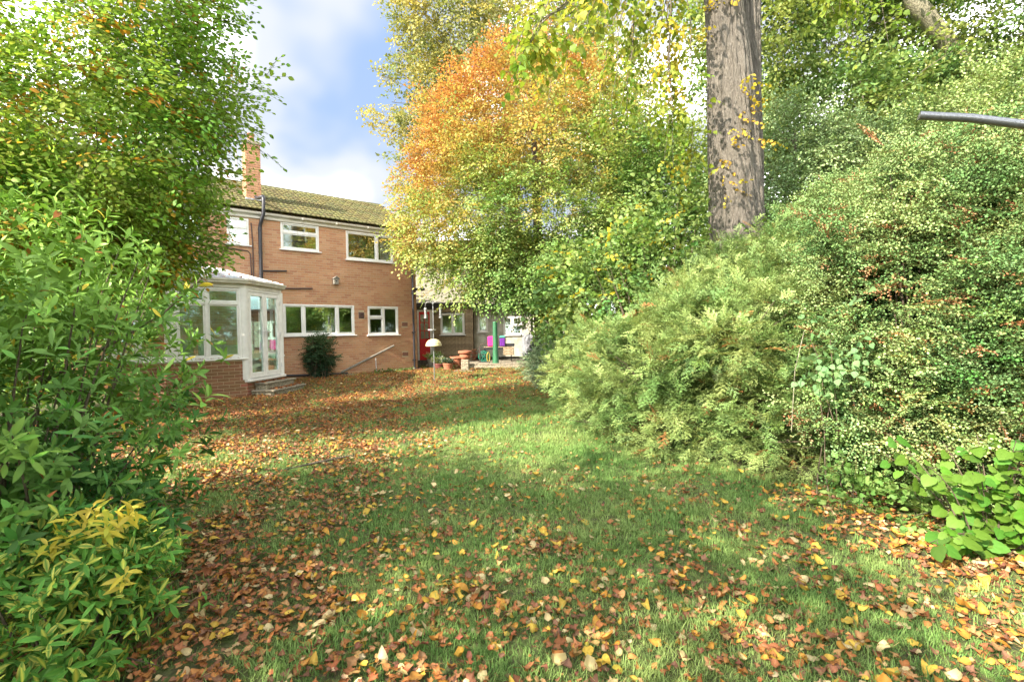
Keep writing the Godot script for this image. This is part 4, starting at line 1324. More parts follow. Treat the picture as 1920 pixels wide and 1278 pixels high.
# how thick the litter lies, 0 to 1
func litter(x: float, z: float) -> float:
	var Z := -z
	var d := 0.25
	d += 1.0 * ss(-0.6, -3.4, x + 0.15 * (Z - 8.0)) * ss(4.5, 8.5, Z)
	d += 0.55 * ss(9.2, 12.5, Z)
	d += (0.26 + 0.28 * ss(0.4, -1.0, x)) * ss(3.9, 2.3, Z)
	d += 0.42 * ss(-0.3, -1.8, x) * ss(8.0, 5.0, Z)
	d += 0.6 * ss(1.9, 2.8, x) * ss(4.6, 3.6, Z)
	d -= 0.20 * exp(-(pow((x - 0.6) / 1.6, 2.0) + pow((Z - 6.0) / 1.8, 2.0)))
	d *= 1.0 + 0.75 * nz.get_noise_2d(x * 1.3, z * 1.3) + 0.25 * nz.get_noise_2d(x * 4.0 + 30.0, z * 4.0)
	return clampf(d, 0.03, 1.0)

func lawn_edge_right(z: float) -> float:
	var p := [[0.0, 3.6], [2.0, 3.4], [2.9, 3.2], [4.1, 3.0], [4.5, 2.5], [5.45, 1.8], [7.04, 1.15], [7.6, 0.8], [9.0, 1.0], [12.0, 1.4], [17.5, 1.6], [22.0, 1.6]]
	for k in p.size() - 1:
		if -z < p[k + 1][0]: return lerpf(p[k][1], p[k + 1][1], (-z - p[k][0]) / (p[k + 1][0] - p[k][0]))
	return 1.6

func on_lawn(x: float, z: float) -> bool:
	if x > lawn_edge_right(z): return false
	var l := Basis(Vector3.UP, -TH) * (Vector3(x, 0, z) - HO)
	if l.z < 0.02 and l.x < 5.05: return false
	if l.z < 3.28 and l.x < -0.6 and l.x + l.z < 2.1: return false
	if z < -17.5 and x > -1.8: return false
	if z < -18.9: return false
	return absf(x) < -z * 1.1 + 1.6

func build_lawn():
	# tufts of grass
	var tufts := []
	for k in 5:
		var b := MB.new()
		for j in 9:
			var a := rng.randf() * TAU
			var o := Vector3(rng.randfn() * 0.016, -0.005, rng.randfn() * 0.016)
			var h := rng.randf_range(0.018, 0.048)
			var lean := Vector3(cos(a), 0, sin(a)) * h * rng.randf_range(0.2, 1.1)
			var w := Vector3(-sin(a), 0, cos(a)) * rng.randf_range(0.0009, 0.0017)
			b.col = Color(1, 1, 1) * rng.randf_range(0.75, 1.2)
			var m := o + lean * 0.35 + Vector3(0, h * 0.65, 0)
			var t := o + lean + Vector3(0, h, 0)
			b.quad(o - w, o + w, m + w * 0.8, m - w * 0.8)
			b.tri(m - w * 0.8, m + w * 0.8, t)
		tufts.append(b.mesh())
	var xfs := [[], [], [], [], []]
	var cols := [PackedColorArray(), PackedColorArray(), PackedColorArray(), PackedColorArray(), PackedColorArray()]
	var r := RandomNumberGenerator.new()
	r.seed = 5
	for band in [[1.2, 3.2, 2600.0, 1.0], [3.2, 6.0, 1300.0, 1.15], [6.0, 10.0, 520.0, 1.5], [10.0, 18.5, 170.0, 2.0]]:
		var half: float = band[1] * 1.1 + 1.6
		var n := int((band[1] - band[0]) * half * 2.0 * band[2])
		for k in n:
			var x := r.randf_range(-half, half)
			var z := -r.randf_range(band[0], band[1])
			if not on_lawn(x, z): continue
			var d := litter(x, z)
			if r.randf() < d * 0.86 + 0.15 * nz.get_noise_2d(x * 2.0, z * 2.0): continue
			if x > 2.2 - 0.15 * (-z - 3.0) and r.randf() < 0.6 and z > -4.2: continue
			var s: float = band[3] * r.randf_range(0.7, 1.35) * (1.0 + 0.35 * nz.get_noise_2d(x * 1.7 + 9.0, z * 1.7))
			var v := r.randi() % 5
			xfs[v].append(Transform3D(Basis(Vector3.UP, r.randf() * TAU) * Basis.from_scale(Vector3(s * 1.15, s, s * 1.15)), Vector3(x, gh(x, z), z)))
			var g := 0.5 + 0.5 * nz.get_noise_2d(x * 0.9, z * 0.9) + r.randf_range(-0.3, 0.3)
			cols[v].append(Color(0.125, 0.255, 0.06).lerp(Color(0.29, 0.385, 0.12), clampf(g, 0, 1)))
	for v in 5:
		var o := many("lawn_grass", null, tufts[v], M["grass"], xfs[v], cols[v])
		tag(o, "short green lawn grass growing between fallen leaves", "grass", "lawn grass", "stuff")

func in_frame(p: Vector3, m := 1.0) -> bool:
	var q := cam_xf.affine_inverse() * p
	return q.z < -0.3 and absf(q.x / q.z) < 1.06 * m and absf(q.y / q.z) < 0.705 * m

func tint(base: String, c: Color) -> StandardMaterial3D:
	var s := c.linear_to_srgb()
	var key := "%s_%d_%d_%d" % [base, roundi(s.r * 15.0), roundi(s.g * 15.0), roundi(s.b * 15.0)]
	if not tint_cache.has(key):
		var m: StandardMaterial3D = M[base].duplicate()
		m.albedo_color = Color(roundi(s.r * 15.0) / 15.0, roundi(s.g * 15.0) / 15.0, roundi(s.b * 15.0) / 15.0)
		m.resource_name = base
		tint_cache[key] = m
	return tint_cache[key]

func build_fallen_leaves():
	var ms := fallen_leaf_meshes()
	var r := RandomNumberGenerator.new()
	r.seed = 17
	var all := []
	for band in [[1.2, 3.4, 1050.0], [3.4, 6.5, 900.0], [6.5, 11.0, 800.0], [11.0, 19.0, 520.0]]:
		var half: float = band[1] * 1.1 + 1.6
		var n := int((band[1] - band[0]) * half * 2.0 * band[2])
		for k in n:
			var x := r.randf_range(-half, half)
			var z := -r.randf_range(band[0], band[1])
			if not on_lawn(x, z): continue
			var d := litter(x, z)
			if r.randf() > d: continue
			var Z := -z
			# near the house the litter is orange, near the viewer mixed with yellow lime leaves
			var t := r.randf() * 0.62
			if Z > 7.0: t = r.randf() * 0.36 if r.randf() < 0.7 else r.randf() * 0.6
			var yel := 0.12 if Z < 7.0 else 0.05
			if x > -1.0 and Z < 8.0: yel = 0.21
			if r.randf() < yel: t = r.randf_range(0.7, 1.0)
			var i := dry_index(t)
			var mesh_i := r.randi() % 4 if i < 7 else 4 + r.randi() % 4
			if i < 7 and r.randf() < 0.3: mesh_i = 4 + r.randi() % 4
			var s := (0.26 + 0.42 * pow(r.randf(), 1.5)) * (1.28 if i >= 7 else 1.0)
			var bs := Basis(Vector3.UP, r.randf() * TAU) * Basis(Vector3.RIGHT, r.randfn() * 0.24 + (PI if r.randf() < 0.4 else 0.0)) * Basis(Vector3.BACK, r.randfn() * 0.3)
			all.append([Vector2(x, z).length(), Transform3D(bs.scaled(Vector3.ONE * s), Vector3(x, gh(x, z) + r.randf_range(0.004, 0.026) + 0.014 * d, z)), i, mesh_i])
	all.sort_custom(func(a, b): return a[0] < b[0])
	var xfs := []
	var cols := []
	for k in 8:
		xfs.append([]); cols.append(PackedColorArray())
	var single := 0
	for a in all:
		var c: Array = DRY[a[2]]
		if single < 300 and in_frame(a[1].origin, 0.99):
			single += 1
			var o := put("fallen_leaf", ms[a[3]], tint("dry_leaf", Color(c[0], c[1], c[2]) * r.randf_range(0.75, 1.0)), null, a[1])
			tag(o, "%s fallen leaf lying on the grass in the foreground" % DRYNAME[a[2]], "leaf", "%s fallen leaves in the foreground" % DRYNAME[a[2]])
		else:
			var g := r.randf_range(0.66, 1.05)
			xfs[a[3]].append(a[1])
			cols[a[3]].append(Color(c[0] * g, c[1] * g, c[2] * g))
	for k in 8:
		var o := many("leaf_litter", null, ms[k], M["dry_leaf"], xfs[k], cols[k])
		tag(o, "brown, orange and yellow fallen leaves carpeting the lawn", "leaf litter", "leaf litter on the lawn", "stuff")

# ------------------------------------------------------------------ foliage
const ELL := [0.0, 0.75, 1.0, 0.7, 0.0]
const LANCE := [0.0, 0.5, 0.92, 1.0, 0.72, 0.0]
const SMALL := [0.0, 1.0, 0.8, 0.0]
const HEART := [0.35, 0.95, 1.0, 0.82, 0.42, 0.0]

# a twig along +x with alternate leaves, lying about flat
func spray(n: int, tl: float, L: float, W: float, prof: Array, ang: float, flat: float, fold: float, droop: float, side: int, vary: float) -> ArrayMesh:
	var b := MB.new()
	b.col = Color(0.42, 0.30, 0.22)
	var lines := [[Vector3.ZERO, Vector3(1, 0, 0), tl]]
	for s in side:
		var a := (0.7 + rng.randf() * 0.3) * (1 if s % 2 else -1)
		lines.append([Vector3(tl * (0.15 + 0.6 * s / maxf(1, side)), 0, 0), Vector3(cos(a), rng.randf_range(-0.15, 0.15), sin(a)), tl * 0.55])
	var per := int(n / (1.0 + 0.55 * side))
	for li in lines.size():
		var o: Vector3 = lines[li][0]
		var f: Vector3 = lines[li][1]
		var len: float = lines[li][2]
		var bend := Vector3(0, -0.12 * len, 0)
		b.col = Color(0.42, 0.30, 0.22)
		b.tube([o, o + f * len * 0.5 + bend * 0.25, o + f * len + bend], [0.003, 0.002, 0.0012], 3)
		var m := per if li == 0 else int(per * 0.55)
		for k in m:
			var t := (k + 0.8) / m
			var p := o + f * (len * t) + bend * t * t
			var sd := 1.0 if k % 2 else -1.0
			var a := ang * sd * (0.5 if k == m - 1 else 1.0) + rng.randf_range(-0.25, 0.25)
			var sv := f.cross(Vector3.UP).normalized()
			var d := (f * cos(a) + sv * sin(a) + Vector3(0, rng.randfn() * flat, 0)).normalized()
			var u := (Vector3.UP + Vector3(rng.randfn(), 0, rng.randfn()) * flat * 1.3).normalized()
			var g := 1.0 + rng.randf_range(-vary, vary)
			var s := rng.randf_range(0.72, 1.12)
			var c := Color(g * rng.randf_range(0.9, 1.1), g, g * rng.randf_range(0.8, 1.2))
			b.leaf(p, d, u, L * s, W * s, prof, fold, droop * rng.randf_range(0.4, 1.6), c * 1.06, c * 0.97)
	return b.mesh()

func rosette(n: int, L: float, W: float, open_: float, cm: Color, cr: Color) -> ArrayMesh:
	var b := MB.new()
	b.col = Color(0.5, 0.5, 0.3)
	b.tube([Vector3(-0.12, 0, 0), Vector3(0, 0, 0)], [0.003, 0.003], 4)
	for k in n:
		var a := k * 2.4
		var rad := Vector3(0, cos(a), sin(a))
		var o := open_ * (0.6 + 0.5 * k / n) + rng.randf_range(-0.2, 0.2)
		var d := (Vector3(1, 0, 0) * cos(o) + rad * sin(o)).normalized()
		var u := (Vector3(1, 0, 0) * sin(o) - rad * cos(o)).normalized()
		var s := rng.randf_range(0.75, 1.1)
		b.leaf(Vector3(-0.02 * k / n, 0, 0), d, u, L * s, W * s, LANCE, 0.22, rng.randf_range(0.05, 0.35), cm * rng.randf_range(0.9, 1.1), cr * rng.randf_range(0.9, 1.1))
	return b.mesh()

func one_leaf(L: float, W: float, prof: Array, fold: float, droop: float, cm: Color, cr: Color) -> ArrayMesh:
	var b := MB.new()
	b.leaf(Vector3.ZERO, Vector3(1, 0, 0), Vector3.UP, L, W, prof, fold, droop, cm, cr)
	return b.mesh()

# smaller mounds standing out of the larger ones
func lumpy(ells: Array, n: int, size: float, sd: int) -> Array:
	var r := RandomNumberGenerator.new()
	r.seed = sd
	var out := ells.duplicate()
	for e in ells:
		for k in n:
			var d := Vector3(r.randfn(), r.randfn() * 0.8 + 0.25, r.randfn()).normalized()
			var q: Vector3 = e[1]
			var s := size * r.randf_range(0.6, 1.3) * minf(q.x, minf(q.y, q.z))
			out.append([e[0] + d * q * 0.88, Vector3(s * r.randf_range(0.9, 1.4), s * r.randf_range(0.7, 1.2), s * r.randf_range(0.9, 1.3))])
	return out

# points in a union of ellipsoids [centre, radii], clumped by noise: [position, outward direction]
func crown(ells: Array, n: int, sd: int, thr: float, freq: float, inner: float) -> Array:
	var r := RandomNumberGenerator.new()
	r.seed = sd
	var w := []
	var tot := 0.0
	for e in ells:
		var q: Vector3 = e[1]
		tot += pow(q.x * q.y * q.z, 0.72)
		w.append(tot)
	var out := []
	var tries := 0
	while out.size() < n and tries < n * 8:
		tries += 1
		var pick := r.randf() * tot
		var k := 0
		while w[k] < pick: k += 1
		var d := Vector3(r.randfn(), r.randfn(), r.randfn()).normalized()
		var rr := lerpf(inner, 1.0, sqrt(r.randf()))
		if r.randf() < 0.07: rr *= r.randf_range(1.0, 1.2)
		var c: Vector3 = ells[k][0]
		var e: Vector3 = ells[k][1]
		var bump := 1.0 + 0.22 * nz.get_noise_3d(d.x * 1.6 + k * 7.0, d.y * 1.6, d.z * 1.6 + sd) + 0.10 * nz.get_noise_3d(d.x * 4.5 + k, d.y * 4.5, d.z * 4.5 + sd)
		var p := c + d * e * rr * bump
		if nz.get_noise_3d(p.x * freq + sd, p.y * freq, p.z * freq) < thr: continue
		if p.y < gh(p.x, p.z) + 0.02: continue
		out.append([p, (d / e).normalized(), rr])
	return out

func orient(out: Vector3, wo: float, wr: float, wd: float, r: RandomNumberGenerator, tilt := 0.35) -> Basis:
	var f := (out * wo + Vector3(r.randfn(), r.randfn() * 0.7, r.randfn()) * wr + Vector3(0, -wd, 0)).normalized()
	var u := (Vector3.UP + Vector3(r.randfn(), 0.0, r.randfn()) * tilt).normalized()
	if absf(f.dot(u)) > 0.97: u = Vector3(u.y, u.z, u.x)
	var z := f.cross(u).normalized()
	return Basis(f, z.cross(f).normalized(), z)

func foliage(parent: Node, called: String, meshes: Array, mname: String, xfs: Array, cols: PackedColorArray, singles := 0, single_name := "leaf_spray"):
	var order := range(xfs.size())
	if singles > 0:
		var key := []
		for k in xfs.size():
			var p: Vector3 = parent.transform * xfs[k].origin
			key.append((p - cam_xf.origin).length() + (0.0 if in_frame(p) else 1000.0))
		order.sort_custom(func(a, b): return key[a] < key[b])
	var v := []
	var vc := []
	for k in meshes.size():
		v.append([]); vc.append(PackedColorArray())
	for j in order.size():
		var k: int = order[j]
		var m := k % meshes.size()
		if j < singles:
			put(single_name, meshes[m], tint(mname, cols[k]), parent, xfs[k])
		else:
			v[m].append(xfs[k]); vc[m].append(cols[k])
	for m in meshes.size():
		if v[m].size(): many(called, parent, meshes[m], M[mname], v[m], vc[m])

# branches grown from a trunk towards targets
func grow(b: MB, trunk: Array, radii: Array, targets: Array, rmin: float, from := 0.3, sag := 0.0):
	var pos := []
	var rad := []
	for k in trunk.size() - 1:
		for j in 6:
			var t := j / 6.0
			if (k + t) / (trunk.size() - 1) < from: continue
			pos.append(trunk[k].lerp(trunk[k + 1], t)); rad.append(lerpf(radii[k], radii[k + 1], t))
	var axis: Vector3 = trunk[-1]
	var ts := targets.duplicate()
	ts.sort_custom(func(p, q): return Vector2(p.x - axis.x, p.z - axis.z).length() < Vector2(q.x - axis.x, q.z - axis.z).length())
	for t: Vector3 in ts:
		var best := 0
		var bc := 1e9
		for k in pos.size():
			var d: Vector3 = t - pos[k]
			var c: float = d.length() * (1.0 + 0.6 * maxf(0.0, -d.y / maxf(d.length(), 0.01)))  - rad[k] * 2.0
			if c < bc:
				bc = c; best = k
		var p0: Vector3 = pos[best]
		var L: float = (t - p0).length()
		if L < 0.15: continue
		var r0 := minf(rad[best] * 0.7, 0.006 + 0.014 * L)
		r0 = maxf(r0, rmin)
		var c1 := p0 + (t - p0) * 0.4 + Vector3(rng.randfn() * 0.08, 0.12 - sag, rng.randfn() * 0.08) * L
		var pts := []
		var rr := []
		for j in 6:
			var s := j / 5.0
			pts.append(p0.lerp(c1, s).lerp(c1.lerp(t, s), s) + Vector3(rng.randfn(), rng.randfn(), rng.randfn()) * 0.012 * L * (1.0 if j > 0 and j < 5 else 0.0))
			rr.append(lerpf(r0, maxf(rmin, r0 * 0.35), s))
		b.tube(pts, rr, 6 if r0 > 0.03 else 4)
		for j in range(1, 6):
			pos.append(pts[j]); rad.append(rr[j])

func add_crown(T: Node3D, called: String, pts: Array, meshes: Array, mname: String, colf: Callable, sd: int, wo: float, wr: float, wd: float, s0: float, s1: float, singles := 0, sname := "leaf_spray"):
	var r := RandomNumberGenerator.new()
	r.seed = sd
	var xfs := []
	var cols := PackedColorArray()
	for p in pts:
		var s := r.randf_range(s0, s1)
		var bs := orient(p[1], wo, wr, wd, r)
		xfs.append(Transform3D(bs * Basis.from_scale(Vector3.ONE * s), p[0] - T.position))
		cols.append(colf.call(p[0], r))
	foliage(T, called, meshes, mname, xfs, cols, singles, sname)

func tree(called: String, label: String, trunk: Array, radii: Array, bark: String, ells: Array, n: int, meshes: Array, mname: String, colf: Callable, sd: int, o := {}) -> Node3D:
	var at: Vector3 = trunk[0]
	at.y = gh(at.x, at.z)
	var T := thing(called, label, o.get("category", "tree"), at, 0.0, o.get("group", ""))
	var b := MB.new()
	var lt := []
	for p in trunk: lt.append(p - at)
	# smooth the trunk line
	var tp := []
	var tr := []
	for k in lt.size() - 1:
		for j in 5:
			var t := j / 5.0
			tp.append(lt[k].lerp(lt[k + 1], t) + Vector3(rng.randfn(), 0, rng.randfn()) * radii[k] * 0.06)
			tr.append(lerpf(radii[k], radii[k + 1], t) * (1.0 + rng.randf_range(-0.04, 0.04)))
	tp.append(lt[-1]); tr.append(radii[-1])
	b.tube(tp, tr, 14)
	put("trunk", b.mesh(), M[bark], T)
	var tg := []
	for p in crown(ells, o.get("branches", 90), sd + 1, -1.0, 0.5, 0.3): tg.append((p[0] - at).lerp(lt[-1], 0.06))
	b = MB.new()
	grow(b, lt, radii, tg, o.get("rmin", 0.006), o.get("from", 0.3), o.get("sag", 0.0))
	put("branches", b.mesh(), M[o.get("limb_bark", bark)], T)
	var pts := crown(ells, n, sd, o.get("thr", -0.25), o.get("freq", 0.7), o.get("inner", 0.35))
	add_crown(T, "crown", pts, meshes, mname, colf, sd + 2, o.get("wo", 0.7), o.get("wr", 0.5), o.get("wd", 0.2), o.get("s0", 0.75), o.get("s1", 1.2), o.get("singles", 0))
	return T

func mixed(a: Color, b: Color, t: float, r: RandomNumberGenerator, v := 0.2) -> Color:
	var c := a.lerp(b, clampf(t, 0, 1)) * r.randf_range(1.0 - v, 1.0 + v)
	return c

func build_trees():
	var beech := []
	for k in 3: beech.append(spray(16, 0.40, 0.066, 0.043, ELL, 0.9, 0.24, 0.12, 0.12, 2, 0.18))
	var broad := []      # clusters of broader leaves for trees farther off
	for k in 3: broad.append(spray(16, 0.5, 0.10, 0.068, ELL, 0.95, 0.5, 0.15, 0.15, 3, 0.22))
	var fine := []
	for k in 3: fine.append(spray(22, 0.42, 0.06, 0.034, SMALL, 0.9, 0.5, 0.15, 0.1, 3, 0.22))
	var lime := []
	for k in 3: lime.append(spray(8, 0.42, 0.085, 0.078, HEART, 0.8, 0.35, 0.08, 0.35, 1, 0.16))

	# the beech that leans in from the left
	var left := func(p: Vector3, r: RandomNumberGenerator) -> Color:
		var n := nz.get_noise_3d(p.x * 0.9, p.y * 0.9, p.z * 0.9)
		if r.randf() < 0.05 + 0.10 * maxf(0.0, n): return Color(0.48, 0.19, 0.04).lerp(Color(0.6, 0.40, 0.05), r.randf())
		return mixed(Color(0.15, 0.33, 0.055), Color(0.38, 0.52, 0.10), 0.48 + 0.6 * n - 0.1 * (p.x + 4.0), r)
	tree("beech_tree", "green leaved beech reaching in from the left edge over the conservatory", [Vector3(-7.3, 0, -5.6), Vector3(-7.1, 2.5, -5.5), Vector3(-6.7, 5.0, -5.4), Vector3(-6.4, 8.0, -5.4)], [0.24, 0.19, 0.13, 0.05], "bark",
		[[Vector3(-5.3, 4.4, -5.3), Vector3(2.2, 2.4, 1.6)], [Vector3(-5.0, 3.5, -5.8), Vector3(1.25, 1.2, 1.2)], [Vector3(-5.6, 2.7, -5.8), Vector3(1.7, 1.0, 1.3)], [Vector3(-4.4, 5.5, -5.8), Vector3(1.1, 1.2, 1.1)], [Vector3(-4.3, 4.65, -6.3), Vector3(0.85, 0.7, 0.8)], [Vector3(-4.5, 2.75, -6.4), Vector3(0.65, 0.5, 0.6)]],
		6000, beech, "beech_leaf", left, 101, {"branches": 170, "thr": -0.30, "freq": 0.8, "wo": 0.75, "wr": 0.35, "wd": 0.15, "rmin": 0.004, "s0": 0.7, "s1": 1.15, "singles": 290, "sag": 0.08})
	# yellow-green tree farther left
	var yg := func(p: Vector3, r: RandomNumberGenerator) -> Color: return mixed(Color(0.20, 0.32, 0.04), Color(0.42, 0.46, 0.08), 0.5 + 0.7 * nz.get_noise_3d(p.x, p.y, p.z), r)
	tree("hazel_tree", "bright yellow-green tree between the beech and the conservatory", [Vector3(-9.4, 0, -8.6), Vector3(-9.2, 1.5, -8.5), Vector3(-9.0, 4.0, -8.4)], [0.12, 0.09, 0.03], "bark",
		[[Vector3(-9.2, 2.9, -8.2), Vector3(1.7, 2.1, 1.5)], [Vector3(-7.9, 1.9, -7.6), Vector3(1.0, 1.1, 0.9)]], 1500, broad, "lime_leaf", yg, 131, {"branches": 60, "singles": 60})
	# copper and green beech behind the lawn
	var orange := func(p: Vector3, r: RandomNumberGenerator) -> Color:
		var n := nz.get_noise_3d(p.x * 0.55, p.y * 0.55, p.z * 0.55) * 0.55 + nz.get_noise_3d(p.x * 1.7, p.y * 1.7, p.z * 1.7) * 0.3
		var o := (p.y - 5.3) * 0.20 - (p.x - 0.9) * 0.14 + n + 0.08 + r.randf_range(-0.32, 0.32)
		if o > 0.95: return mixed(Color(0.60, 0.32, 0.11), Color(0.52, 0.22, 0.09), (o - 0.95) * 1.6, r)
		if o > 0.35: return mixed(Color(0.54, 0.47, 0.15), Color(0.60, 0.36, 0.12), (o - 0.35) * 1.6, r)
		return mixed(Color(0.19, 0.34, 0.10), Color(0.45, 0.51, 0.17), 0.6 + o * 1.3, r)
	tree("copper_beech", "orange topped beech turning green below in front of the outhouses", [Vector3(0.95, 0, -15.6), Vector3(0.9, 1.5, -15.5), Vector3(0.9, 3.0, -15.2), Vector3(0.8, 6.0, -14.8), Vector3(0.7, 9.0, -14.6)], [0.24, 0.19, 0.17, 0.11, 0.03], "bark",
		[[Vector3(1.2, 5.5, -14.3), Vector3(4.1, 3.6, 3.0)], [Vector3(0.6, 7.9, -14.5), Vector3(2.7, 2.0, 2.2)], [Vector3(-1.5, 4.9, -13.9), Vector3(1.8, 2.3, 1.7)], [Vector3(0.15, 3.1, -13.4), Vector3(1.8, 1.0, 1.4)], [Vector3(3.9, 5.0, -14.2), Vector3(2.0, 2.9, 2.0)], [Vector3(1.2, 4.1, -13.0), Vector3(2.9, 1.9, 1.5)]],
		12500, beech, "autumn_leaf", orange, 103, {"branches": 260, "thr": -0.34, "freq": 0.6, "wo": 0.7, "wr": 0.4, "wd": 0.15, "inner": 0.5, "s0": 0.9, "s1": 1.45, "singles": 150})
	# tall oak behind it
	var oak := func(p: Vector3, r: RandomNumberGenerator) -> Color: return mixed(Color(0.20, 0.25, 0.09), Color(0.48, 0.40, 0.13), 0.45 + 0.7 * nz.get_noise_3d(p.x * 0.5, p.y * 0.5, p.z * 0.5) + r.randf_range(-0.2, 0.2), r)
	tree("oak_tree", "tall sparse oak rising behind the orange beech", [Vector3(0.5, 0, -24), Vector3(0.3, 5, -24), Vector3(0.0, 10, -23.5), Vector3(0.0, 16, -23)], [0.5, 0.42, 0.28, 0.1], "bark",
		[[Vector3(-0.5, 13.5, -22.5), Vector3(4.6, 4.5, 3.4)], [Vector3(-3.9, 11.6, -21.5), Vector3(2.1, 1.5, 1.6)], [Vector3(-2.6, 15.4, -21.5), Vector3(2.4, 2.0, 2.0)], [Vector3(-3.2, 9.0, -21.5), Vector3(1.7, 2.0, 1.6)], [Vector3(3.6, 12.0, -22.5), Vector3(3.4, 4.0, 3.0)]],
		4200, broad, "autumn_leaf", oak, 107, {"branches": 320, "thr": -0.18, "freq": 0.55, "s0": 1.0, "s1": 1.6, "inner": 0.45, "rmin": 0.012, "singles": 0})
	# big two-stemmed lime
	build_lime(lime)
	# oak at the upper right with pale limbs
	tree("oak_tree", "oak with thick pale limbs at the upper right corner", [Vector3(13.6, 0, -14), Vector3(13.3, 5.0, -14), Vector3(12.4, 8.3, -13.2), Vector3(10.6, 9.8, -12.7), Vector3(9.2, 11.9, -12.4)], [0.45, 0.34, 0.26, 0.2, 0.07], "pale_bark",
		[[Vector3(7.3, 10.2, -14), Vector3(2.0, 2.8, 2.0)], [Vector3(13.2, 10.6, -14), Vector3(3.1, 3.6, 2.6)], [Vector3(10, 12.4, -13.6), Vector3(3.2, 1.5, 2.4)], [Vector3(10.4, 7.2, -13.6), Vector3(3.6, 1.25, 2.2)]],
		7200, broad, "autumn_leaf", func(p, r): return mixed(Color(0.13, 0.24, 0.07), Color(0.38, 0.42, 0.12), 0.4 + 0.7 * nz.get_noise_3d(p.x * 0.6, p.y * 0.6, p.z * 0.6) + r.randf_range(-0.2, 0.2), r), 109,
		{"branches": 220, "thr": -0.3, "freq": 0.6, "s0": 0.8, "s1": 1.35, "inner": 0.4, "rmin": 0.01, "limb_bark": "bark"})
	# evergreens behind the lime
	var ever := func(p: Vector3, r: RandomNumberGenerator) -> Color: return mixed(Color(0.16, 0.26, 0.11), Color(0.34, 0.46, 0.20), 0.5 + 0.6 * nz.get_noise_3d(p.x, p.y, p.z) + r.randf_range(-0.3, 0.3), r)
	tree("holly_tree", "dense grey-green holly right behind the lime trunk", [Vector3(6.6, 0, -11.2), Vector3(6.6, 3, -11.2), Vector3(6.6, 6, -11.2)], [0.16, 0.11, 0.03], "bark",
		[[Vector3(6.4, 4.4, -11), Vector3(1.7, 2.2, 1.4)], [Vector3(7.8, 4.0, -10.8), Vector3(1.7, 1.8, 1.3)], [Vector3(5.4, 2.9, -10.2), Vector3(1.3, 1.5, 1.1)]], 4200, fine, "hedge_leaf", ever, 111, {"branches": 70, "thr": -0.4, "inner": 0.55, "s0": 0.8, "s1": 1.3, "freq": 1.1})
	tree("laurel_tree", "broad mid-green evergreen at the right below the pale limbs", [Vector3(10.2, 0, -10.8), Vector3(10.2, 3, -10.8), Vector3(10.2, 6, -10.8)], [0.16, 0.11, 0.03], "bark",
		[[Vector3(9.8, 4.6, -10.6), Vector3(1.9, 2.1, 1.5)], [Vector3(11.4, 5.0, -10.2), Vector3(1.9, 2.2, 1.4)], [Vector3(8.2, 3.0, -9.2), Vector3(2.0, 1.7, 1.3)]], 4200, fine, "hedge_leaf", func(p, r): return mixed(Color(0.18, 0.29, 0.10), Color(0.40, 0.51, 0.18), 0.55 + 0.6 * nz.get_noise_3d(p.x, p.y, p.z) + r.randf_range(-0.3, 0.3), r), 113, {"branches": 70, "thr": -0.4, "inner": 0.55, "s0": 0.8, "s1": 1.3, "freq": 1.0})
	# unseen small trees behind the viewer's left, placed to shade the near lawn
	tree("unseen_shade_tree", "small round unseen tree behind the viewer, placed to shade the near lawn", [Vector3(-4.6, 0, 1.3), Vector3(-4.6, 2, 1.3), Vector3(-4.5, 4.6, 1.3)], [0.12, 0.09, 0.03], "bark",
		[[Vector3(-4.5, 3.5, 1.2), Vector3(1.9, 1.7, 1.9)]], 800, broad, "lime_leaf", yg, 141, {"branches": 50})
	tree("unseen_shade_tree", "small round unseen tree behind the viewer, placed to shade the near right of the lawn", [Vector3(-1.6, 0, 3.8), Vector3(-1.6, 2, 3.8), Vector3(-1.5, 4.6, 3.8)], [0.12, 0.09, 0.03], "bark",
		[[Vector3(-1.5, 3.7, 3.8), Vector3(1.9, 1.6, 1.9)]], 800, broad, "lime_leaf", yg, 143, {"branches": 50})
	tree("unseen_right_tree", "dense unseen tree beyond the right edge, placed to darken the conservatory reflection", [Vector3(9.5, 0, -4.2), Vector3(9.5, 2, -4.2), Vector3(9.5, 5, -4.2)], [0.12, 0.09, 0.03], "bark",  # out of view, placed to cover bare sky mirrored in the conservatory glass
		[[Vector3(9.5, 3.0, -4.5), Vector3(2.0, 3.2, 3.2)], [Vector3(9.0, 2.6, 0.5), Vector3(2.0, 2.8, 2.6)]], 3000, broad, "hedge_leaf", ever, 145, {"branches": 60, "thr": -0.5})
	tree("field_maple", "spreading unseen tree behind the viewer to the right, placed to be mirrored in the conservatory", [Vector3(7.5, 0, 4.5), Vector3(7.5, 3, 4.5), Vector3(7.5, 7, 4.5)], [0.2, 0.15, 0.05], "bark",  # out of view, its place chosen to fill the conservatory panes with foliage
		[[Vector3(7.0, 3.6, 3.6), Vector3(2.6, 3.4, 2.2)], [Vector3(3.6, 3.2, 4.6), Vector3(2.0, 3.0, 1.6)], [Vector3(11, 5, 8), Vector3(4, 5, 3)]], 2600, broad, "lime_leaf", ever, 147, {"branches": 60, "thr": -0.5, "s0": 1.0, "s1": 1.6})
	# trees closing the view behind
	var far := func(p: Vector3, r: RandomNumberGenerator) -> Color: return mixed(Color(0.15, 0.27, 0.09), Color(0.37, 0.43, 0.13), 0.5 + 0.7 * nz.get_noise_3d(p.x * 0.5, p.y * 0.5, p.z * 0.5), r)
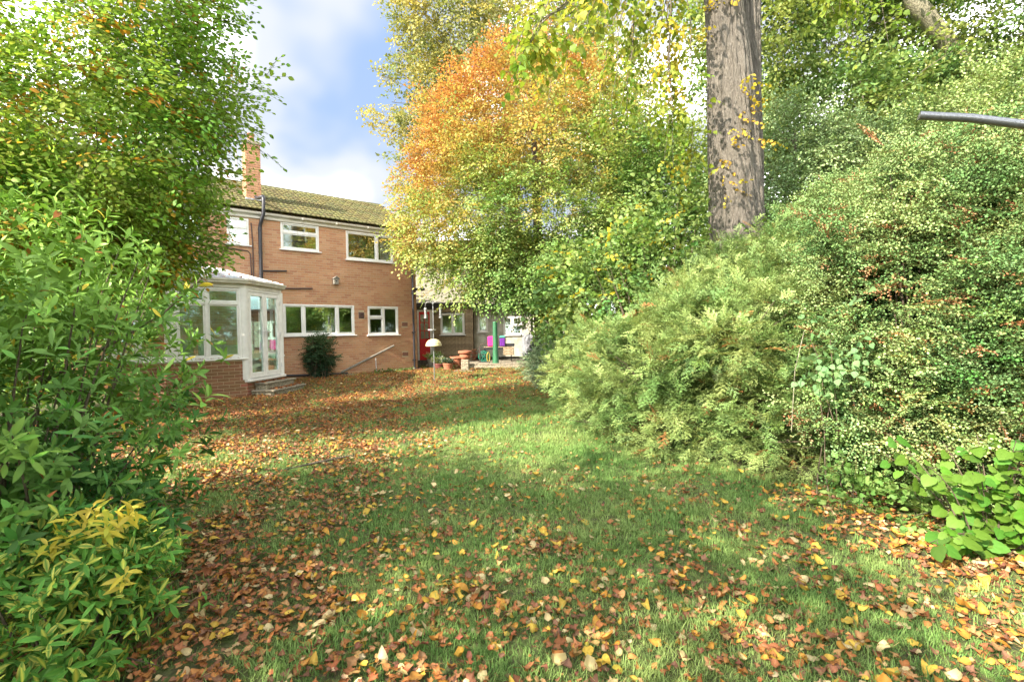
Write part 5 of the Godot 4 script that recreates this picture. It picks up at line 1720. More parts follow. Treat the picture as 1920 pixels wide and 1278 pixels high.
	tree("field_maple", "green and yellow tree right of the copper beech beyond the lime trunk", [Vector3(6.5, 0, -18.5), Vector3(6.5, 4, -18.5), Vector3(6.5, 9, -18.5)], [0.25, 0.18, 0.05], "bark",
		[[Vector3(6.3, 5.2, -18.2), Vector3(3.0, 3.6, 2.4)], [Vector3(3.4, 3.6, -18.6), Vector3(2.0, 2.4, 1.6)]], 2600, broad, "autumn_leaf", far, 117, {"branches": 90, "s0": 0.9, "s1": 1.5})
	tree("field_maple", "large green tree in the distance behind the left beech", [Vector3(-16, 0, -15), Vector3(-16, 4, -15), Vector3(-16, 10, -15)], [0.3, 0.2, 0.05], "bark",
		[[Vector3(-15.5, 6.0, -14.5), Vector3(4.0, 4.6, 3.0)], [Vector3(-14, 3.0, -12.5), Vector3(2.6, 2.4, 2.0)]], 2600, broad, "autumn_leaf", far, 119, {"branches": 90, "s0": 1.0, "s1": 1.6})
	tree("field_maple", "dark green tree standing farthest right behind the holly", [Vector3(15, 0, -20), Vector3(15, 4, -20), Vector3(15, 10, -20)], [0.3, 0.2, 0.05], "bark",
		[[Vector3(12.5, 6.0, -19), Vector3(4.6, 3.6, 3.0)], [Vector3(17.5, 7.0, -19), Vector3(4.0, 5.0, 3.0)]], 3000, broad, "autumn_leaf", far, 121, {"branches": 90, "s0": 1.1, "s1": 1.8})

func build_lime(lime: Array):
	var base := Vector3(3.92, gh(3.92, -8.3), -8.3)
	var T := thing("lime_tree", "massive lime tree with grooved grey trunk splitting in two stems", "tree", base)
	var stem := func(pts: Array, rad: Array, sd: int) -> ArrayMesh:
		var b := MB.new()
		var rings := 150
		var sides := 120
		var cv := Curve3D.new()
		for p in pts: cv.add_point(p)
		for k in range(1, pts.size() - 1):
			var d: Vector3 = (pts[k + 1] - pts[k - 1]) * 0.17
			cv.set_point_in(k, -d); cv.set_point_out(k, d)
		var L := cv.get_baked_length()
		for i in rings + 1:
			var s := float(i) / rings
			var p := cv.sample_baked(s * L, true)
			var q := s * (rad.size() - 1)
			var kk := mini(int(q), rad.size() - 2)
			var r: float = lerpf(rad[kk], rad[kk + 1], q - kk)
			for k in sides:
				var a := TAU * k / sides
				var ca := cos(a)
				var sa := sin(a)
				var n1 := nz.get_noise_3d(ca * 1.4 + sd, p.y * 0.35, sa * 1.4)
				var n2 := 1.0 - absf(nz.get_noise_3d(ca * 8.0 * r / 0.4 + sd, p.y * 0.8, sa * 8.0 * r / 0.4)) * 2.6
				var n3 := nz.get_noise_3d(ca * 16.0 + sd, p.y * 3.0, sa * 16.0)
				var rr := r * (1.0 + 0.09 * n1) - 0.034 * maxf(0.0, n2) + 0.009 * n3
				rr += r * 0.5 * exp(-p.y * 1.6) * (0.6 + 0.5 * sin(a * 5.0 + 1.0))
				b.v.append(Vector3(p.x + ca * rr, p.y, p.z - sa * rr))
				var lich := ss(0.15, 0.5, nz.get_noise_3d(ca * 2.2 + sd * 3.0, p.y * 1.1, sa * 2.2))
				b.c.append(Color(1, 1, 1).lerp(Color(1.35, 1.38, 1.25), lich))
		for i in rings:
			for k in sides:
				var a := i * sides + k
				var c := i * sides + (k + 1) % sides
				b.ix.append(a); b.ix.append(a + sides); b.ix.append(c)
				b.ix.append(c); b.ix.append(a + sides); b.ix.append(c + sides)
		return b.mesh()
	put("trunk", stem.call([Vector3(0.0, -0.2, 0), Vector3(-0.02, 1.5, 0), Vector3(-0.05, 3.0, 0), Vector3(-0.12, 4.6, 0.03), Vector3(-0.27, 6.6, 0.08), Vector3(-0.6, 10, 0.1), Vector3(-1.0, 13.5, 0.0)], [0.56, 0.45, 0.40, 0.31, 0.25, 0.22, 0.12], 3), M["lime_bark"], T)
	put("trunk", stem.call([Vector3(0.16, 1.2, -0.10), Vector3(0.20, 2.6, -0.14), Vector3(0.25, 4.2, -0.22), Vector3(0.31, 6.6, -0.30), Vector3(0.5, 10, -0.5), Vector3(0.9, 13, -0.6)], [0.25, 0.26, 0.225, 0.19, 0.18, 0.1], 8), M["lime_bark"], T)
	# limbs overhead and the hanging branches
	var r := RandomNumberGenerator.new()
	r.seed = 55
	var b := MB.new()
	var ells := [[Vector3(2.4, 9.8, -7.6), Vector3(3.6, 2.0, 2.6)], [Vector3(5.6, 10.2, -8.2), Vector3(3.0, 2.2, 2.6)]]
	var tg := []
	for p in crown(ells, 60, 201, -1.0, 0.5, 0.3): tg.append(p[0] - base)
	var limbs := b
	b = MB.new()
	grow(limbs, [Vector3(-0.05, 3.0, 0), Vector3(-0.27, 6.6, 0.08), Vector3(-0.6, 10, 0.1), Vector3(-1.0, 13.5, 0.0)], [0.4, 0.27, 0.22, 0.12], tg, 0.01, 0.45)
	var xfs := []
	var cols := PackedColorArray()
	var colour := func(p: Vector3) -> Color:
		var t := 0.5 + 0.7 * nz.get_noise_3d(p.x * 0.8, p.y * 0.8, p.z * 0.8) + r.randf_range(-0.25, 0.25)
		if t > 0.85: return mixed(Color(0.50, 0.44, 0.06), Color(0.64, 0.46, 0.06), r.randf(), r)
		return mixed(Color(0.14, 0.23, 0.03), Color(0.38, 0.41, 0.06), t, r)
	# hanging branches: [x, y, z of the top, x, y, z of the tip]
	var hang := []
	for k in 11:      # curtain left of the trunk
		var x := r.randf_range(0.2, 2.3)
		var z := -r.randf_range(6.2, 8.4)
		hang.append([Vector3(x + 0.5, r.randf_range(7.4, 8.6), z - 0.2), Vector3(x, r.randf_range(4.4, 6.3), z + r.randf_range(-0.3, 0.3))])
	for k in 7:      # longer thin ones beside the trunk
		var x := r.randf_range(2.2, 3.0)
		hang.append([Vector3(x, 8.0, -7.9), Vector3(x + r.randf_range(-0.2, 0.2), r.randf_range(3.6, 5.2), -7.7 + r.randf_range(-0.2, 0.2))])
	for k in 9:      # nearer branches along the upper edge
		var x := r.randf_range(0.0, 1.1)
		hang.append([Vector3(x + 0.9, r.randf_range(5.6, 6.2), -6.0), Vector3(x, r.randf_range(4.0, 4.6), -r.randf_range(4.6, 5.4))])
	for k in 9:      # right of the trunk
		var x := r.randf_range(5.1, 6.8)
		hang.append([Vector3(x - 0.2, r.randf_range(7.6, 8.4), -8.0), Vector3(x, r.randf_range(5.8, 6.9), -7.8)])
	for h in hang:
		var a: Vector3 = h[0] - base
		var e: Vector3 = h[1] - base
		var mid := a.lerp(e, 0.45) + Vector3(r.randfn() * 0.15 + (e.x - a.x) * 0.3, 0.25, r.randfn() * 0.15)
		var pts := []
		var rr := []
		for j in 9:
			var s := j / 8.0
			pts.append(a.lerp(mid, s).lerp(mid.lerp(e, s), s) + Vector3(r.randfn(), 0, r.randfn()) * 0.025)
			rr.append(lerpf(0.014, 0.003, s))
		b.tube(pts, rr, 4)
		var L := (e - a).length()
		var n := int(L * 6.5)
		for j in n:
			var s := pow(r.randf(), 0.75)
			var p := a.lerp(mid, s).lerp(mid.lerp(e, s), s)
			var side := Vector3(r.randfn(), -0.2, r.randfn()).normalized()
			xfs.append(Transform3D(orient(side, 0.8, 0.25, 0.45, r) * Basis.from_scale(Vector3.ONE * r.randf_range(0.75, 1.15)), p + side * 0.05))
			cols.append(colour.call(p + base))
	# shoots on the trunk
	for q in [Vector3(-0.36, 3.5, 0.42), Vector3(-0.12, 5.0, 0.42), Vector3(0.18, 4.9, 0.30), Vector3(0.35, 4.45, 0.2), Vector3(-0.4, 4.0, 0.3), Vector3(-0.2, 4.5, 0.42), Vector3(-0.55, 6.5, 0.2), Vector3(-0.35, 6.7, 0.35), Vector3(-0.75, 6.2, 0.1)]:
		for j in 4:
			var side := Vector3(r.randfn(), r.randfn() * 0.5 + 0.2, 0.5 + r.randf()).normalized()
			xfs.append(Transform3D(orient(side, 0.8, 0.3, 0.3, r) * Basis.from_scale(Vector3.ONE * r.randf_range(0.55, 0.95)), q + Vector3(r.randfn(), r.randfn(), 0) * 0.1))
			cols.append(mixed(Color(0.5, 0.42, 0.06), Color(0.66, 0.45, 0.06), r.randf(), r))
	for p in crown(ells, 380, 203, -0.3, 0.6, 0.4):
		xfs.append(Transform3D(orient(p[1], 0.6, 0.5, 0.3, r) * Basis.from_scale(Vector3.ONE * 1.2), p[0] - base))
		cols.append(colour.call(p[0]))
	put("branches", limbs.mesh(), M["bark"], T)
	tag(put("hanging_twigs", b.mesh(), M["bark"], T), "", "", "", "stuff")
	foliage(T, "crown", lime, "lime_leaf", xfs, cols, 290)

func shrub(called: String, label: String, at: Vector3, stems: int, ells: Array, n: int, meshes: Array, mname: String, colf: Callable, sd: int, o := {}) -> Node3D:
	at.y = gh(at.x, at.z)
	var T := thing(called, label, o.get("category", "shrub"), at, 0.0, o.get("group", ""))
	var b := MB.new()
	if o.has("lumps"): ells = lumpy(ells, o.lumps, 0.34, sd)
	var tg := crown(ells, stems, sd + 1, -1.0, 0.5, 0.55)
	for p in tg:
		var t: Vector3 = p[0] - at
		var f := Vector3(t.x * 0.25, 0, t.z * 0.25) + Vector3(rng.randfn(), 0, rng.randfn()) * 0.12
		f.y = gh(f.x + at.x, f.z + at.z) - at.y - 0.03
		var c := f.lerp(t, 0.5) + Vector3(0, 0.2 * t.y, 0)
		var pts := []
		var rr := []
		for j in 6:
			var s := j / 5.0
			pts.append(f.lerp(c, s).lerp(c.lerp(t, s), s) + Vector3(rng.randfn(), rng.randfn(), rng.randfn()) * 0.012)
			rr.append(lerpf(o.get("stem_r", 0.014), 0.003, s))
		b.tube(pts, rr, 5)
	put("stems", b.mesh(), M["twig"], T)
	var pts2 := crown(ells, n, sd, o.get("thr", -0.45), o.get("freq", 1.3), o.get("inner", 0.6))
	add_crown(T, "foliage", pts2, meshes, mname, colf, sd + 2, o.get("wo", 0.7), o.get("wr", 0.5), o.get("wd", 0.1), o.get("s0", 0.75), o.get("s1", 1.2), o.get("singles", 0), o.get("sname", "leaf_spray"))
	return T

func build_shrubs():
	# arching sprays of tiny leaves
	var loni := []
	for k in 5:
		var b := MB.new()
		var tl := 0.21
		var lines := [[Vector3.ZERO, Vector3(1, 0, 0), tl, 22]]
		for j in 6:
			var q := 0.15 + 0.13 * j
			var sd := 1.0 if j % 2 else -1.0
			lines.append([Vector3(tl * q, 0.04 * q - 0.07 * q * q, 0), Vector3(0.75, rng.randf_range(-0.1, 0.35), sd * rng.randf_range(0.5, 0.8)).normalized(), tl * (0.55 - 0.35 * q), 12])
		for li in lines:
			var o: Vector3 = li[0]
			var f: Vector3 = li[1]
			var len: float = li[2]
			var pts := []
			for j in 5:
				var q := j / 4.0
				pts.append(o + f * len * q + Vector3(0, 0.04 * q - 0.07 * q * q, 0) * len / tl)
			b.col = Color(0.5, 0.4, 0.25)
			b.tube(pts, [0.0018, 0.0016, 0.0013, 0.001, 0.0008], 3)
			var sv := f.cross(Vector3.UP).normalized()
			var num: int = li[3]
			for j in num:
				var q := (j / 2 + 0.6) / (num / 2.0)
				var p := o + f * len * q + Vector3(0, 0.04 * q - 0.07 * q * q, 0) * len / tl
				var d := (f * 0.5 + sv * (1.0 if j % 2 else -1.0) * rng.randf_range(0.6, 1.0) + Vector3(0, 0.2 + rng.randfn() * 0.35, 0)).normalized()
				var g := rng.randf_range(0.84, 1.12) * (0.92 + 0.2 * q)
				var L := 0.0165 * (1.0 - 0.3 * q) * rng.randf_range(0.8, 1.2)
				b.leaf(p, d, Vector3.UP, L, L * 0.62, [0.0, 1.0, 0.0], 0.1, 0.1, Color(g, g, g), Color(g, g, g))
		loni.append(b.mesh())
	var cot := []
	for k in 4: cot.append(spray(36, 0.24, 0.023, 0.016, SMALL, 0.95, 0.6, 0.15, 0.05, 4, 0.13))
	var lime := []
	for k in 3: lime.append(spray(9, 0.40, 0.085, 0.078, HEART, 0.85, 0.3, 0.08, 0.3, 1, 0.16))
	var hl := func(p: Vector3, r: RandomNumberGenerator) -> Color:
		var n := nz.get_noise_3d(p.x * 1.4, p.y * 1.4, p.z * 1.4)
		if r.randf() < 0.02: return Color(0.36, 0.17, 0.06)
		return mixed(Color(0.13, 0.25, 0.07), Color(0.38, 0.49, 0.165), 0.5 + 0.7 * n + r.randf_range(-0.25, 0.25), r)
	shrub("honeysuckle_hedge", "loose light green hedge of arching small-leaved sprays right of the lawn", Vector3(2.2, 0, -5.9), 130,
		[[Vector3(2.0, 0.78, -6.2), Vector3(1.25, 0.9, 1.2)], [Vector3(2.75, 1.0, -5.4), Vector3(1.1, 0.98, 0.95)], [Vector3(1.4, 0.72, -7.2), Vector3(0.78, 0.88, 0.8)], [Vector3(3.2, 1.55, -6.4), Vector3(1.4, 0.82, 1.2)], [Vector3(2.95, 0.5, -4.65), Vector3(0.72, 0.7, 0.5)], [Vector3(4.0, 2.05, -7.0), Vector3(1.4, 0.75, 1.1)], [Vector3(1.9, 0.35, -5.5), Vector3(0.65, 0.55, 0.6)]],
		24000, loni, "hedge_leaf", hl, 301, {"category": "hedge", "inner": 0.62, "thr": -0.34, "freq": 2.2, "wo": 0.7, "wr": 0.75, "wd": 0.05, "s0": 0.55, "s1": 1.15, "singles": 290, "stem_r": 0.01, "lumps": 6})
	var cc := func(p: Vector3, r: RandomNumberGenerator) -> Color:
		var n := nz.get_noise_3d(p.x * 1.2 + 5.0, p.y * 1.2, p.z * 1.2)
		var q := r.randf()
		var dead := nz.get_noise_3d(p.x * 2.3, p.y * 2.3, p.z * 2.3 + 40.0)
		if q < 0.015 + 0.9 * maxf(0.0, dead - 0.32): return Color(0.36, 0.17, 0.08).lerp(Color(0.50, 0.31, 0.16), r.randf())
		return mixed(Color(0.115, 0.235, 0.075), Color(0.34, 0.46, 0.175), 0.5 - 0.85 * n + r.randf_range(-0.16, 0.16), r)
	shrub("cotoneaster", "big small-leaved glossy cotoneaster with russet patches on the right", Vector3(4.1, 0, -4.6), 120,
		[[Vector3(3.95, 1.55, -4.3), Vector3(1.15, 1.5, 0.95)], [Vector3(4.9, 2.0, -5.0), Vector3(1.6, 1.3, 1.1)], [Vector3(3.35, 0.75, -4.0), Vector3(0.7, 0.8, 0.55)], [Vector3(5.7, 2.5, -6.4), Vector3(1.8, 1.2, 1.3)], [Vector3(3.9, 0.9, -3.5), Vector3(0.8, 1.0, 0.6)], [Vector3(4.6, 1.6, -3.9), Vector3(0.9, 1.6, 0.8)]],
		22000, cot, "glossy_leaf", cc, 311, {"inner": 0.55, "thr": -0.32, "freq": 2.4, "wo": 0.8, "wr": 0.85, "wd": 0.0, "s0": 0.6, "s1": 1.2, "singles": 290, "lumps": 8})
	var ls := func(p: Vector3, r: RandomNumberGenerator) -> Color:
		if r.randf() < 0.06: return Color(0.58, 0.46, 0.06)
		return mixed(Color(0.14, 0.27, 0.08), Color(0.33, 0.43, 0.14), 0.45 + 0.6 * nz.get_noise_3d(p.x, p.y, p.z) + r.randf_range(-0.3, 0.3), r)
	shrub("lime_thicket", "thicket of green lime suckers between the hedge and the lime trunk", Vector3(2.6, 0, -8.8), 60,
		[[Vector3(2.2, 2.2, -8.7), Vector3(1.5, 1.15, 0.9)], [Vector3(3.0, 3.0, -9.2), Vector3(1.2, 1.2, 0.9)], [Vector3(1.5, 1.9, -9.6), Vector3(1.0, 1.0, 0.9)], [Vector3(4.5, 2.3, -7.9), Vector3(0.9, 0.7, 0.5)]],
		1500, lime, "lime_leaf", ls, 321, {"inner": 0.5, "thr": -0.4, "wd": 0.25, "wr": 0.4, "singles": 200})
	shrub("privet_shrub", "green and yellow shrub beside the ivy clad trunk at the back", Vector3(2.0, 0, -14.0), 30,
		[[Vector3(2.0, 1.6, -14.0), Vector3(1.1, 1.4, 0.9)], [Vector3(1.5, 2.3, -12.5), Vector3(0.8, 1.0, 0.8)]], 900, lime, "lime_leaf", ls, 331, {"inner": 0.5})
	shrub("variegated_shrub", "small pale green shrub at the corner of the patio", Vector3(0.75, 0, -13.2), 14,
		[[Vector3(0.8, 0.5, -13.2), Vector3(0.5, 0.55, 0.45)], [Vector3(1.0, 0.7, -11.5), Vector3(0.5, 0.7, 0.6)]], 900, cot, "hedge_leaf", func(p, r): return mixed(Color(0.10, 0.22, 0.09), Color(0.40, 0.50, 0.30), r.randf(), r), 341, {"inner": 0.4})
	# round dark bush against the house wall
	var bush := []
	for k in 3: bush.append(spray(18, 0.2, 0.05, 0.03, ELL, 0.9, 0.6, 0.25, 0.1, 2, 0.2))
	shrub("dark_bush", "round dark evergreen bush under the kitchen window", Vector3(-5.95, 0, -15.0), 26,
		[[Vector3(-5.95, 0.95, -15.0), Vector3(0.46, 0.50, 0.40)], [Vector3(-6.0, 0.55, -14.95), Vector3(0.28, 0.4, 0.25)]], 640, bush, "glossy_leaf", func(p, r): return mixed(Color(0.025, 0.06, 0.03), Color(0.07, 0.12, 0.04), 0.5 * r.randf() + 0.9 * (p.y - 0.8), r), 351, {"inner": 0.4, "s0": 0.7, "s1": 1.1})
	# weeds along the foot of the wall
	var wd := thing("wall_weeds", "low green weeds growing along the foot of the brick wall", "weeds", hpos(4.0, 0.1, 0.2), TH)
	wd.set_meta("kind", "stuff")
	for k in 5:
		var h := Node3D.new()
		herb(wd, 0.14, 0.02, 18, [Color(0.10, 0.2, 0.05), Color(0.2, 0.28, 0.08)])
		var m := wd.get_child(wd.get_child_count() - 1)
		m.position = Vector3(-0.7 + k * 0.32, 0, rng.randf_range(-0.05, 0.08))
		h.free()
	# ivy on the copper beech's foot
	var iv := []
	for k in 2: iv.append(spray(14, 0.25, 0.05, 0.045, HEART, 0.8, 0.5, 0.1, 0.2, 1, 0.2))
	shrub("ivy", "dark ivy climbing the foot of the beech trunk", Vector3(0.95, 0, -15.3), 8, [[Vector3(1.05, 0.7, -15.45), Vector3(0.32, 0.8, 0.3)]], 160, iv, "glossy_leaf", func(p, r): return mixed(Color(0.03, 0.07, 0.03), Color(0.09, 0.14, 0.05), r.randf(), r), 361, {"category": "climber", "inner": 0.7})

	shrub("bindweed", "pale heart-leaved bindweed hanging over the hedge beside the thin cane", Vector3(2.75, 0, -4.0), 5,
		[[Vector3(2.68, 1.3, -4.0), Vector3(0.2, 0.28, 0.18)]], 34, lime, "lime_leaf", func(p, r): return mixed(Color(0.17, 0.33, 0.13), Color(0.28, 0.44, 0.2), r.randf(), r), 371, {"category": "climber", "inner": 0.3, "s0": 0.55, "s1": 0.8, "wd": 0.4, "stem_r": 0.005})
	shrub("low_groundcover", "low pale green broad-leaved plants at the foot of the cotoneaster", Vector3(2.8, 0, -3.75), 8,
		[[Vector3(2.75, 0.1, -3.75), Vector3(0.4, 0.16, 0.16)], [Vector3(3.05, 0.12, -3.4), Vector3(0.25, 0.14, 0.2)]], 110, lime, "lime_leaf", func(p, r): return mixed(Color(0.14, 0.30, 0.07), Color(0.36, 0.50, 0.16), r.randf(), r), 375, {"category": "plant", "inner": 0.1, "s0": 0.4, "s1": 0.7, "wd": -0.2, "stem_r": 0.004})

	build_left_shrubs()
	build_lime_sapling()

func build_left_shrubs():
	var r := RandomNumberGenerator.new()
	r.seed = 71
	# glossy evergreen: whorls of leaves, each leaf a mesh of its own where it shows large
	var leaves := []
	for k in 6: leaves.append(one_leaf(0.086, 0.025, LANCE, r.randf_range(0.1, 0.4), r.randf_range(0.0, 0.55), Color(1.1, 1.12, 1.05), Color(0.97, 0.97, 0.97)))
	var at := Vector3(-2.9, 0.0, -2.7)
	var T := thing("evergreen_shrub", "tall glossy dark green evergreen shrub filling the left foreground", "shrub", at)
	var ells := [[Vector3(-2.75, 0.95, -2.55), Vector3(0.85, 1.05, 0.8)], [Vector3(-3.05, 1.75, -2.9), Vector3(0.95, 0.62, 0.75)], [Vector3(-3.2, 1.0, -3.6), Vector3(0.9, 1.0, 0.7)], [Vector3(-2.6, 0.5, -2.6), Vector3(0.68, 0.55, 0.7)], [Vector3(-3.9, 1.4, -1.6), Vector3(1.3, 1.5, 1.4)]]
	var pts := crown(ells, 3900, 401, -0.7, 1.4, 0.25)
	# the shoot that reaches out over the conservatory window
	for k in 12:
		var s := k / 11.0
		pts.append([Vector3(-2.35, 1.52, -3.0).lerp(Vector3(-1.93, 1.84, -3.05), s) + Vector3(r.randfn(), r.randfn(), r.randfn()) * 0.035, Vector3(0.7, 0.7, 0.0), 1.0])
	var b := MB.new()
	b.tube([Vector3(-2.9, 1.2, -3.0) - at, Vector3(-2.5, 1.42, -3.02) - at, Vector3(-2.2, 1.6, -3.05) - at, Vector3(-1.95, 1.82, -3.05) - at], [0.012, 0.009, 0.007, 0.004], 6)
	for k in range(0, 110):
		var p: Vector3 = pts[k * 34][0] - at
		var f := Vector3(p.x * 0.2 + r.randfn() * 0.1, -0.05, p.z * 0.2 + r.randfn() * 0.1)
		var c := f.lerp(p, 0.5) + Vector3(0, 0.2, 0)
		var q := []
		var rr := []
		for j in 6:
			var s := j / 5.0
			q.append(f.lerp(c, s).lerp(c.lerp(p, s), s)); rr.append(lerpf(0.011, 0.003, s))
		b.tube(q, rr, 5)
	put("stems", b.mesh(), M["twig"], T)
	var xfs := []
	var cols := PackedColorArray()
	for p in pts:
		var o := orient((p[1] + Vector3(0, 0.55, 0)).normalized(), 0.8, 0.3, 0.0, r)
		var n := r.randi_range(6, 10)
		var size := r.randf_range(0.8, 1.15)
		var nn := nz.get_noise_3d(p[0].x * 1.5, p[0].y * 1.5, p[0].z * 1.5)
		var base := mixed(Color(0.055, 0.16, 0.035), Color(0.23, 0.40, 0.07), 0.20 + 0.5 * nn + 0.55 * (p[0].y - 0.7), r, 0.12)  # leaf colour brightens with height, light above and shade below painted in
		for k in n:
			var a := k * 2.4 + r.randf() * 0.4
			var open_ := 0.5 + 0.75 * (1.0 - float(k) / n) + r.randf_range(-0.2, 0.2)
			var rad := o.y * cos(a) + o.z * sin(a)
			var d := (o.x * cos(open_) + rad * sin(open_)).normalized()
			var u := (o.x * sin(open_) - rad * cos(open_)).normalized()
			var z := d.cross(u).normalized()
			var c := base * r.randf_range(0.85, 1.15)
			if r.randf() < 0.012: c = Color(0.62, 0.50, 0.06)
			elif r.randf() < 0.012: c = Color(0.45, 0.16, 0.05)
			d = (d + Vector3(r.randfn(), r.randfn() - 0.2, r.randfn()) * 0.16).normalized()
			z = d.cross(u).normalized()
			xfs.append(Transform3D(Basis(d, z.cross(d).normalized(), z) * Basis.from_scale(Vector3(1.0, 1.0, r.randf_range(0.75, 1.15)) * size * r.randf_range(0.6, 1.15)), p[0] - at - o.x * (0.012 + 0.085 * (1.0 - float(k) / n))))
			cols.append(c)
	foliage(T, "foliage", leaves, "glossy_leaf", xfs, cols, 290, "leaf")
	# variegated low shrub
	leaves = []
	for k in 4: leaves.append(one_leaf(0.07, 0.021, LANCE, 0.2, r.randf_range(0.05, 0.35), Color(0.07, 0.20, 0.035), Color(0.11, 0.24, 0.04)))
	leaves.append(one_leaf(0.07, 0.022, LANCE, 0.2, r.randf_range(0.05, 0.35), Color(0.46, 0.45, 0.07), Color(0.10, 0.23, 0.04)))
	leaves.append(one_leaf(0.07, 0.022, LANCE, 0.2, 0.2, Color(0.08, 0.2, 0.04), Color(0.50, 0.46, 0.10)))
	at = Vector3(-1.95, gh(-1.95, -2.1), -2.1)
	T = thing("variegated_euonymus", "low green and yellow variegated shrub in the bottom left corner", "shrub", at)
	pts = crown([[Vector3(-1.97, 0.18, -2.0), Vector3(0.45, 0.32, 0.6)], [Vector3(-2.15, 0.38, -2.3), Vector3(0.5, 0.35, 0.45)], [Vector3(-1.85, 0.45, -2.2), Vector3(0.28, 0.22, 0.25)], [Vector3(-2.3, 0.12, -2.75), Vector3(0.36, 0.2, 0.5)]], 1000, 411, -0.6, 2.0, 0.3)
	b = MB.new()
	for k in 60:
		var p: Vector3 = pts[k * 10][0] - at
		b.tube([Vector3(p.x * 0.3, -0.03, p.z * 0.3), p * 0.6 + Vector3(0, 0.04, 0), p], [0.006, 0.004, 0.002], 4)
	put("stems", b.mesh(), M["twig"], T)
	xfs = []
	cols = PackedColorArray()
	var gold := [Vector3(-1.96, 0.66, -2.12), Vector3(-1.88, 0.63, -2.1), Vector3(-1.90, 0.70, -2.16), Vector3(-1.71, 0.72, -2.12), Vector3(-1.66, 0.70, -2.1), Vector3(-1.63, 0.47, -2.0), Vector3(-1.80, 0.62, -2.14), Vector3(-2.0, 0.58, -2.05), Vector3(-1.75, 0.67, -2.06)]
	for k in pts.size() + gold.size():
		var yellow := k >= pts.size()
		var pos: Vector3 = gold[k - pts.size()] if yellow else pts[k][0]
		var dir: Vector3 = Vector3(0.5, 0.6, 0.2) if yellow else pts[k][1]
		var o := orient((dir + Vector3(0.1, 0.5, 0.1)).normalized(), 0.8, 0.3, 0.0, r)
		for j in (11 if yellow else r.randi_range(5, 8)):
			var a := j * 2.4 + r.randf() * 0.5
			var open_ := 0.6 + 0.08 * j + r.randf_range(-0.2, 0.2)
			var rad := o.y * cos(a) + o.z * sin(a)
			var d := (o.x * cos(open_) + rad * sin(open_)).normalized()
			var u := (o.x * sin(open_) - rad * cos(open_)).normalized()
			var z := d.cross(u).normalized()
			d = (d + Vector3(r.randfn(), r.randfn() - 0.2, r.randfn()) * 0.18).normalized()
			z = d.cross(u).normalized()
			xfs.append(Transform3D(Basis(d, z.cross(d).normalized(), z) * Basis.from_scale(Vector3(1.0, 1.0, r.randf_range(0.7, 1.15)) * r.randf_range(0.6, 1.15)), pos - at - o.x * 0.012 * (9 - j)))
			cols.append(Color(6.5, 2.4, 1.2) if yellow else Color(1, 1, 1) * r.randf_range(0.8, 1.3))
	var plain := []
	var pc := PackedColorArray()
	var gx := []
	var gc := PackedColorArray()
	for k in xfs.size():
		if cols[k].r > 3.0:
			gx.append(xfs[k]); gc.append(mixed(Color(0.66, 0.56, 0.08), Color(0.52, 0.47, 0.07), r.randf(), r, 0.15))
		else:
			plain.append(xfs[k]); pc.append(cols[k])
	foliage(T, "foliage", leaves, "glossy_leaf", plain, pc, 240, "leaf")
	var yl := one_leaf(0.068, 0.021, LANCE, 0.3, 0.45, Color(1.05, 1.02, 1), Color(0.97, 0.97, 0.97))
	for k in gx.size(): put("yellow_leaf", yl, tint("lime_leaf", gc[k]), T, gx[k])

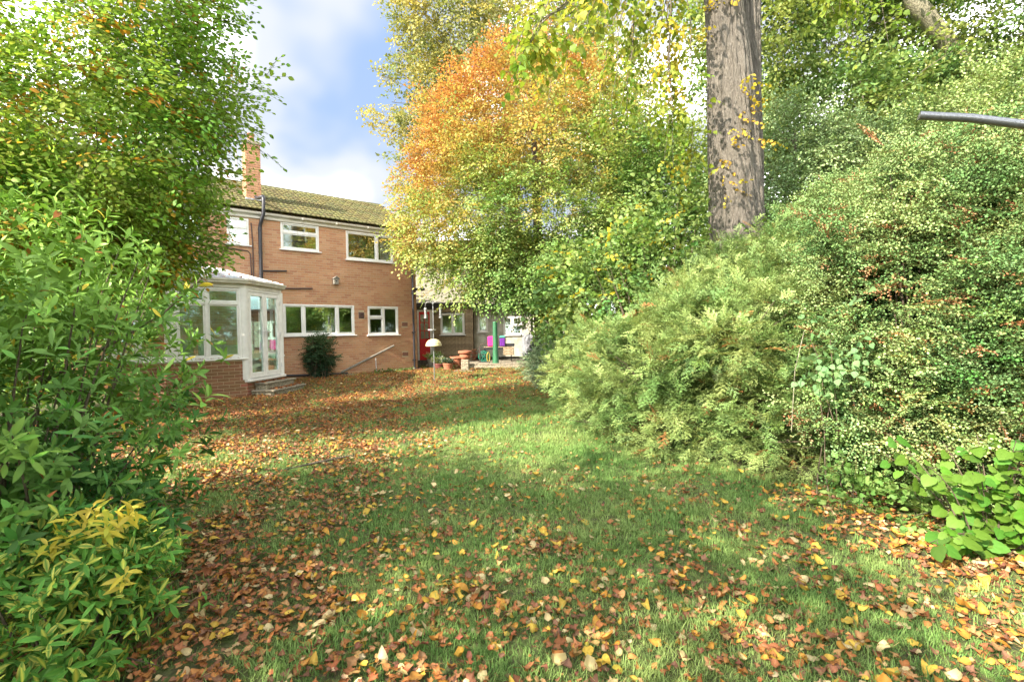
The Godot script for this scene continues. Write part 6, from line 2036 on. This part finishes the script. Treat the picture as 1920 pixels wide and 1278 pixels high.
func build_lime_sapling():
	var r := RandomNumberGenerator.new()
	r.seed = 83
	var at := Vector3(3.0, gh(3.0, -3.0), -3.0)
	var T := thing("lime_sapling", "young lime with big heart-shaped bright green leaves at the lower right", "sapling", at)
	var leaves := []
	for k in 4:
		var b := MB.new()
		var n := 22
		var W := 0.047
		var cup := r.randf_range(0.05, 0.25)
		var ring := []
		for i in n:
			var a := TAU * i / n
			var rad := W * (0.92 + 0.10 * cos(a) + 0.34 * pow(maxf(0.0, cos(a)), 10.0) - 0.38 * pow(maxf(0.0, -cos(a)), 12.0)) * (1.0 + r.randf_range(-0.03, 0.03))
			ring.append(Vector3(W * 0.8 + cos(a) * rad, 0, sin(a) * rad))
		b.v.append(Vector3(W * 0.5, 0, 0)); b.c.append(Color(1.15, 1.12, 1.1))
		for s in [0.5, 0.8, 1.0]:
			for i in n:
				var p: Vector3 = Vector3(W * 0.5, 0, 0).lerp(ring[i], s)
				p.y = cup * absf(p.z) * 0.8 - 2.8 * p.x * p.x - (4.0 * p.z * p.z if i > -1 else 0.0) + (0.0022 if i % 2 else -0.0018) * s
				b.v.append(p); b.c.append(Color(0.93, 0.95, 0.9) if i % 3 else Color(1.22, 1.16, 1.15))
		for i in n:
			var j := (i + 1) % n
			b.ix.append(0); b.ix.append(1 + j); b.ix.append(1 + i)
			for q in [1, 1 + n]:
				b.ix.append(q + i); b.ix.append(q + j); b.ix.append(q + n + i)
				b.ix.append(q + n + i); b.ix.append(q + j); b.ix.append(q + n + j)
		leaves.append(b.mesh())
	var st := MB.new()
	var stems := []
	for k in 25:
		var tip := Vector3(r.randf_range(-0.58, 0.5), r.randf_range(0.15, 0.88), r.randf_range(-0.3, 0.4))
		stems.append(tip)
		var c := tip * 0.5 + Vector3(0, 0.15, 0)
		var q := []
		var rr := []
		for j in 6:
			var s := j / 5.0
			q.append(Vector3(tip.x * 0.2, -0.05, 0).lerp(c, s).lerp(c.lerp(tip, s), s)); rr.append(lerpf(0.006, 0.002, s))
		st.tube(q, rr, 5)
		for j in 12:
			var s := 0.2 + 0.8 * (j + r.randf()) / 12.0
			var p := Vector3(tip.x * 0.2, -0.05, 0).lerp(c, s).lerp(c.lerp(tip, s), s)
			if p.y < 0.03: continue
			var a := (1.0 if j % 2 else -1.0) * r.randf_range(0.5, 1.3)
			var d := Vector3(sin(a), r.randf_range(-0.5, 0.15), cos(a) * 0.8).normalized()
			var u := (Vector3(-0.15, 0.65, 0.6) + Vector3(r.randfn(), r.randfn(), r.randfn()) * 0.38).normalized()
			var z := d.cross(u).normalized()
			var o := p + d * 0.045
			st.tube([p, p + d * 0.045], [0.0015, 0.0012], 3)
			var g := mixed(Color(0.09, 0.22, 0.035), Color(0.18, 0.33, 0.05), r.randf(), r, 0.12)
			put("leaf", leaves[r.randi() % 4], tint("lime_leaf", g), T, Transform3D(Basis(d, z.cross(d).normalized(), z) * Basis.from_scale(Vector3.ONE * r.randf_range(0.6, 1.08)), o))
	put("stems", st.mesh(), M["twig"], T)
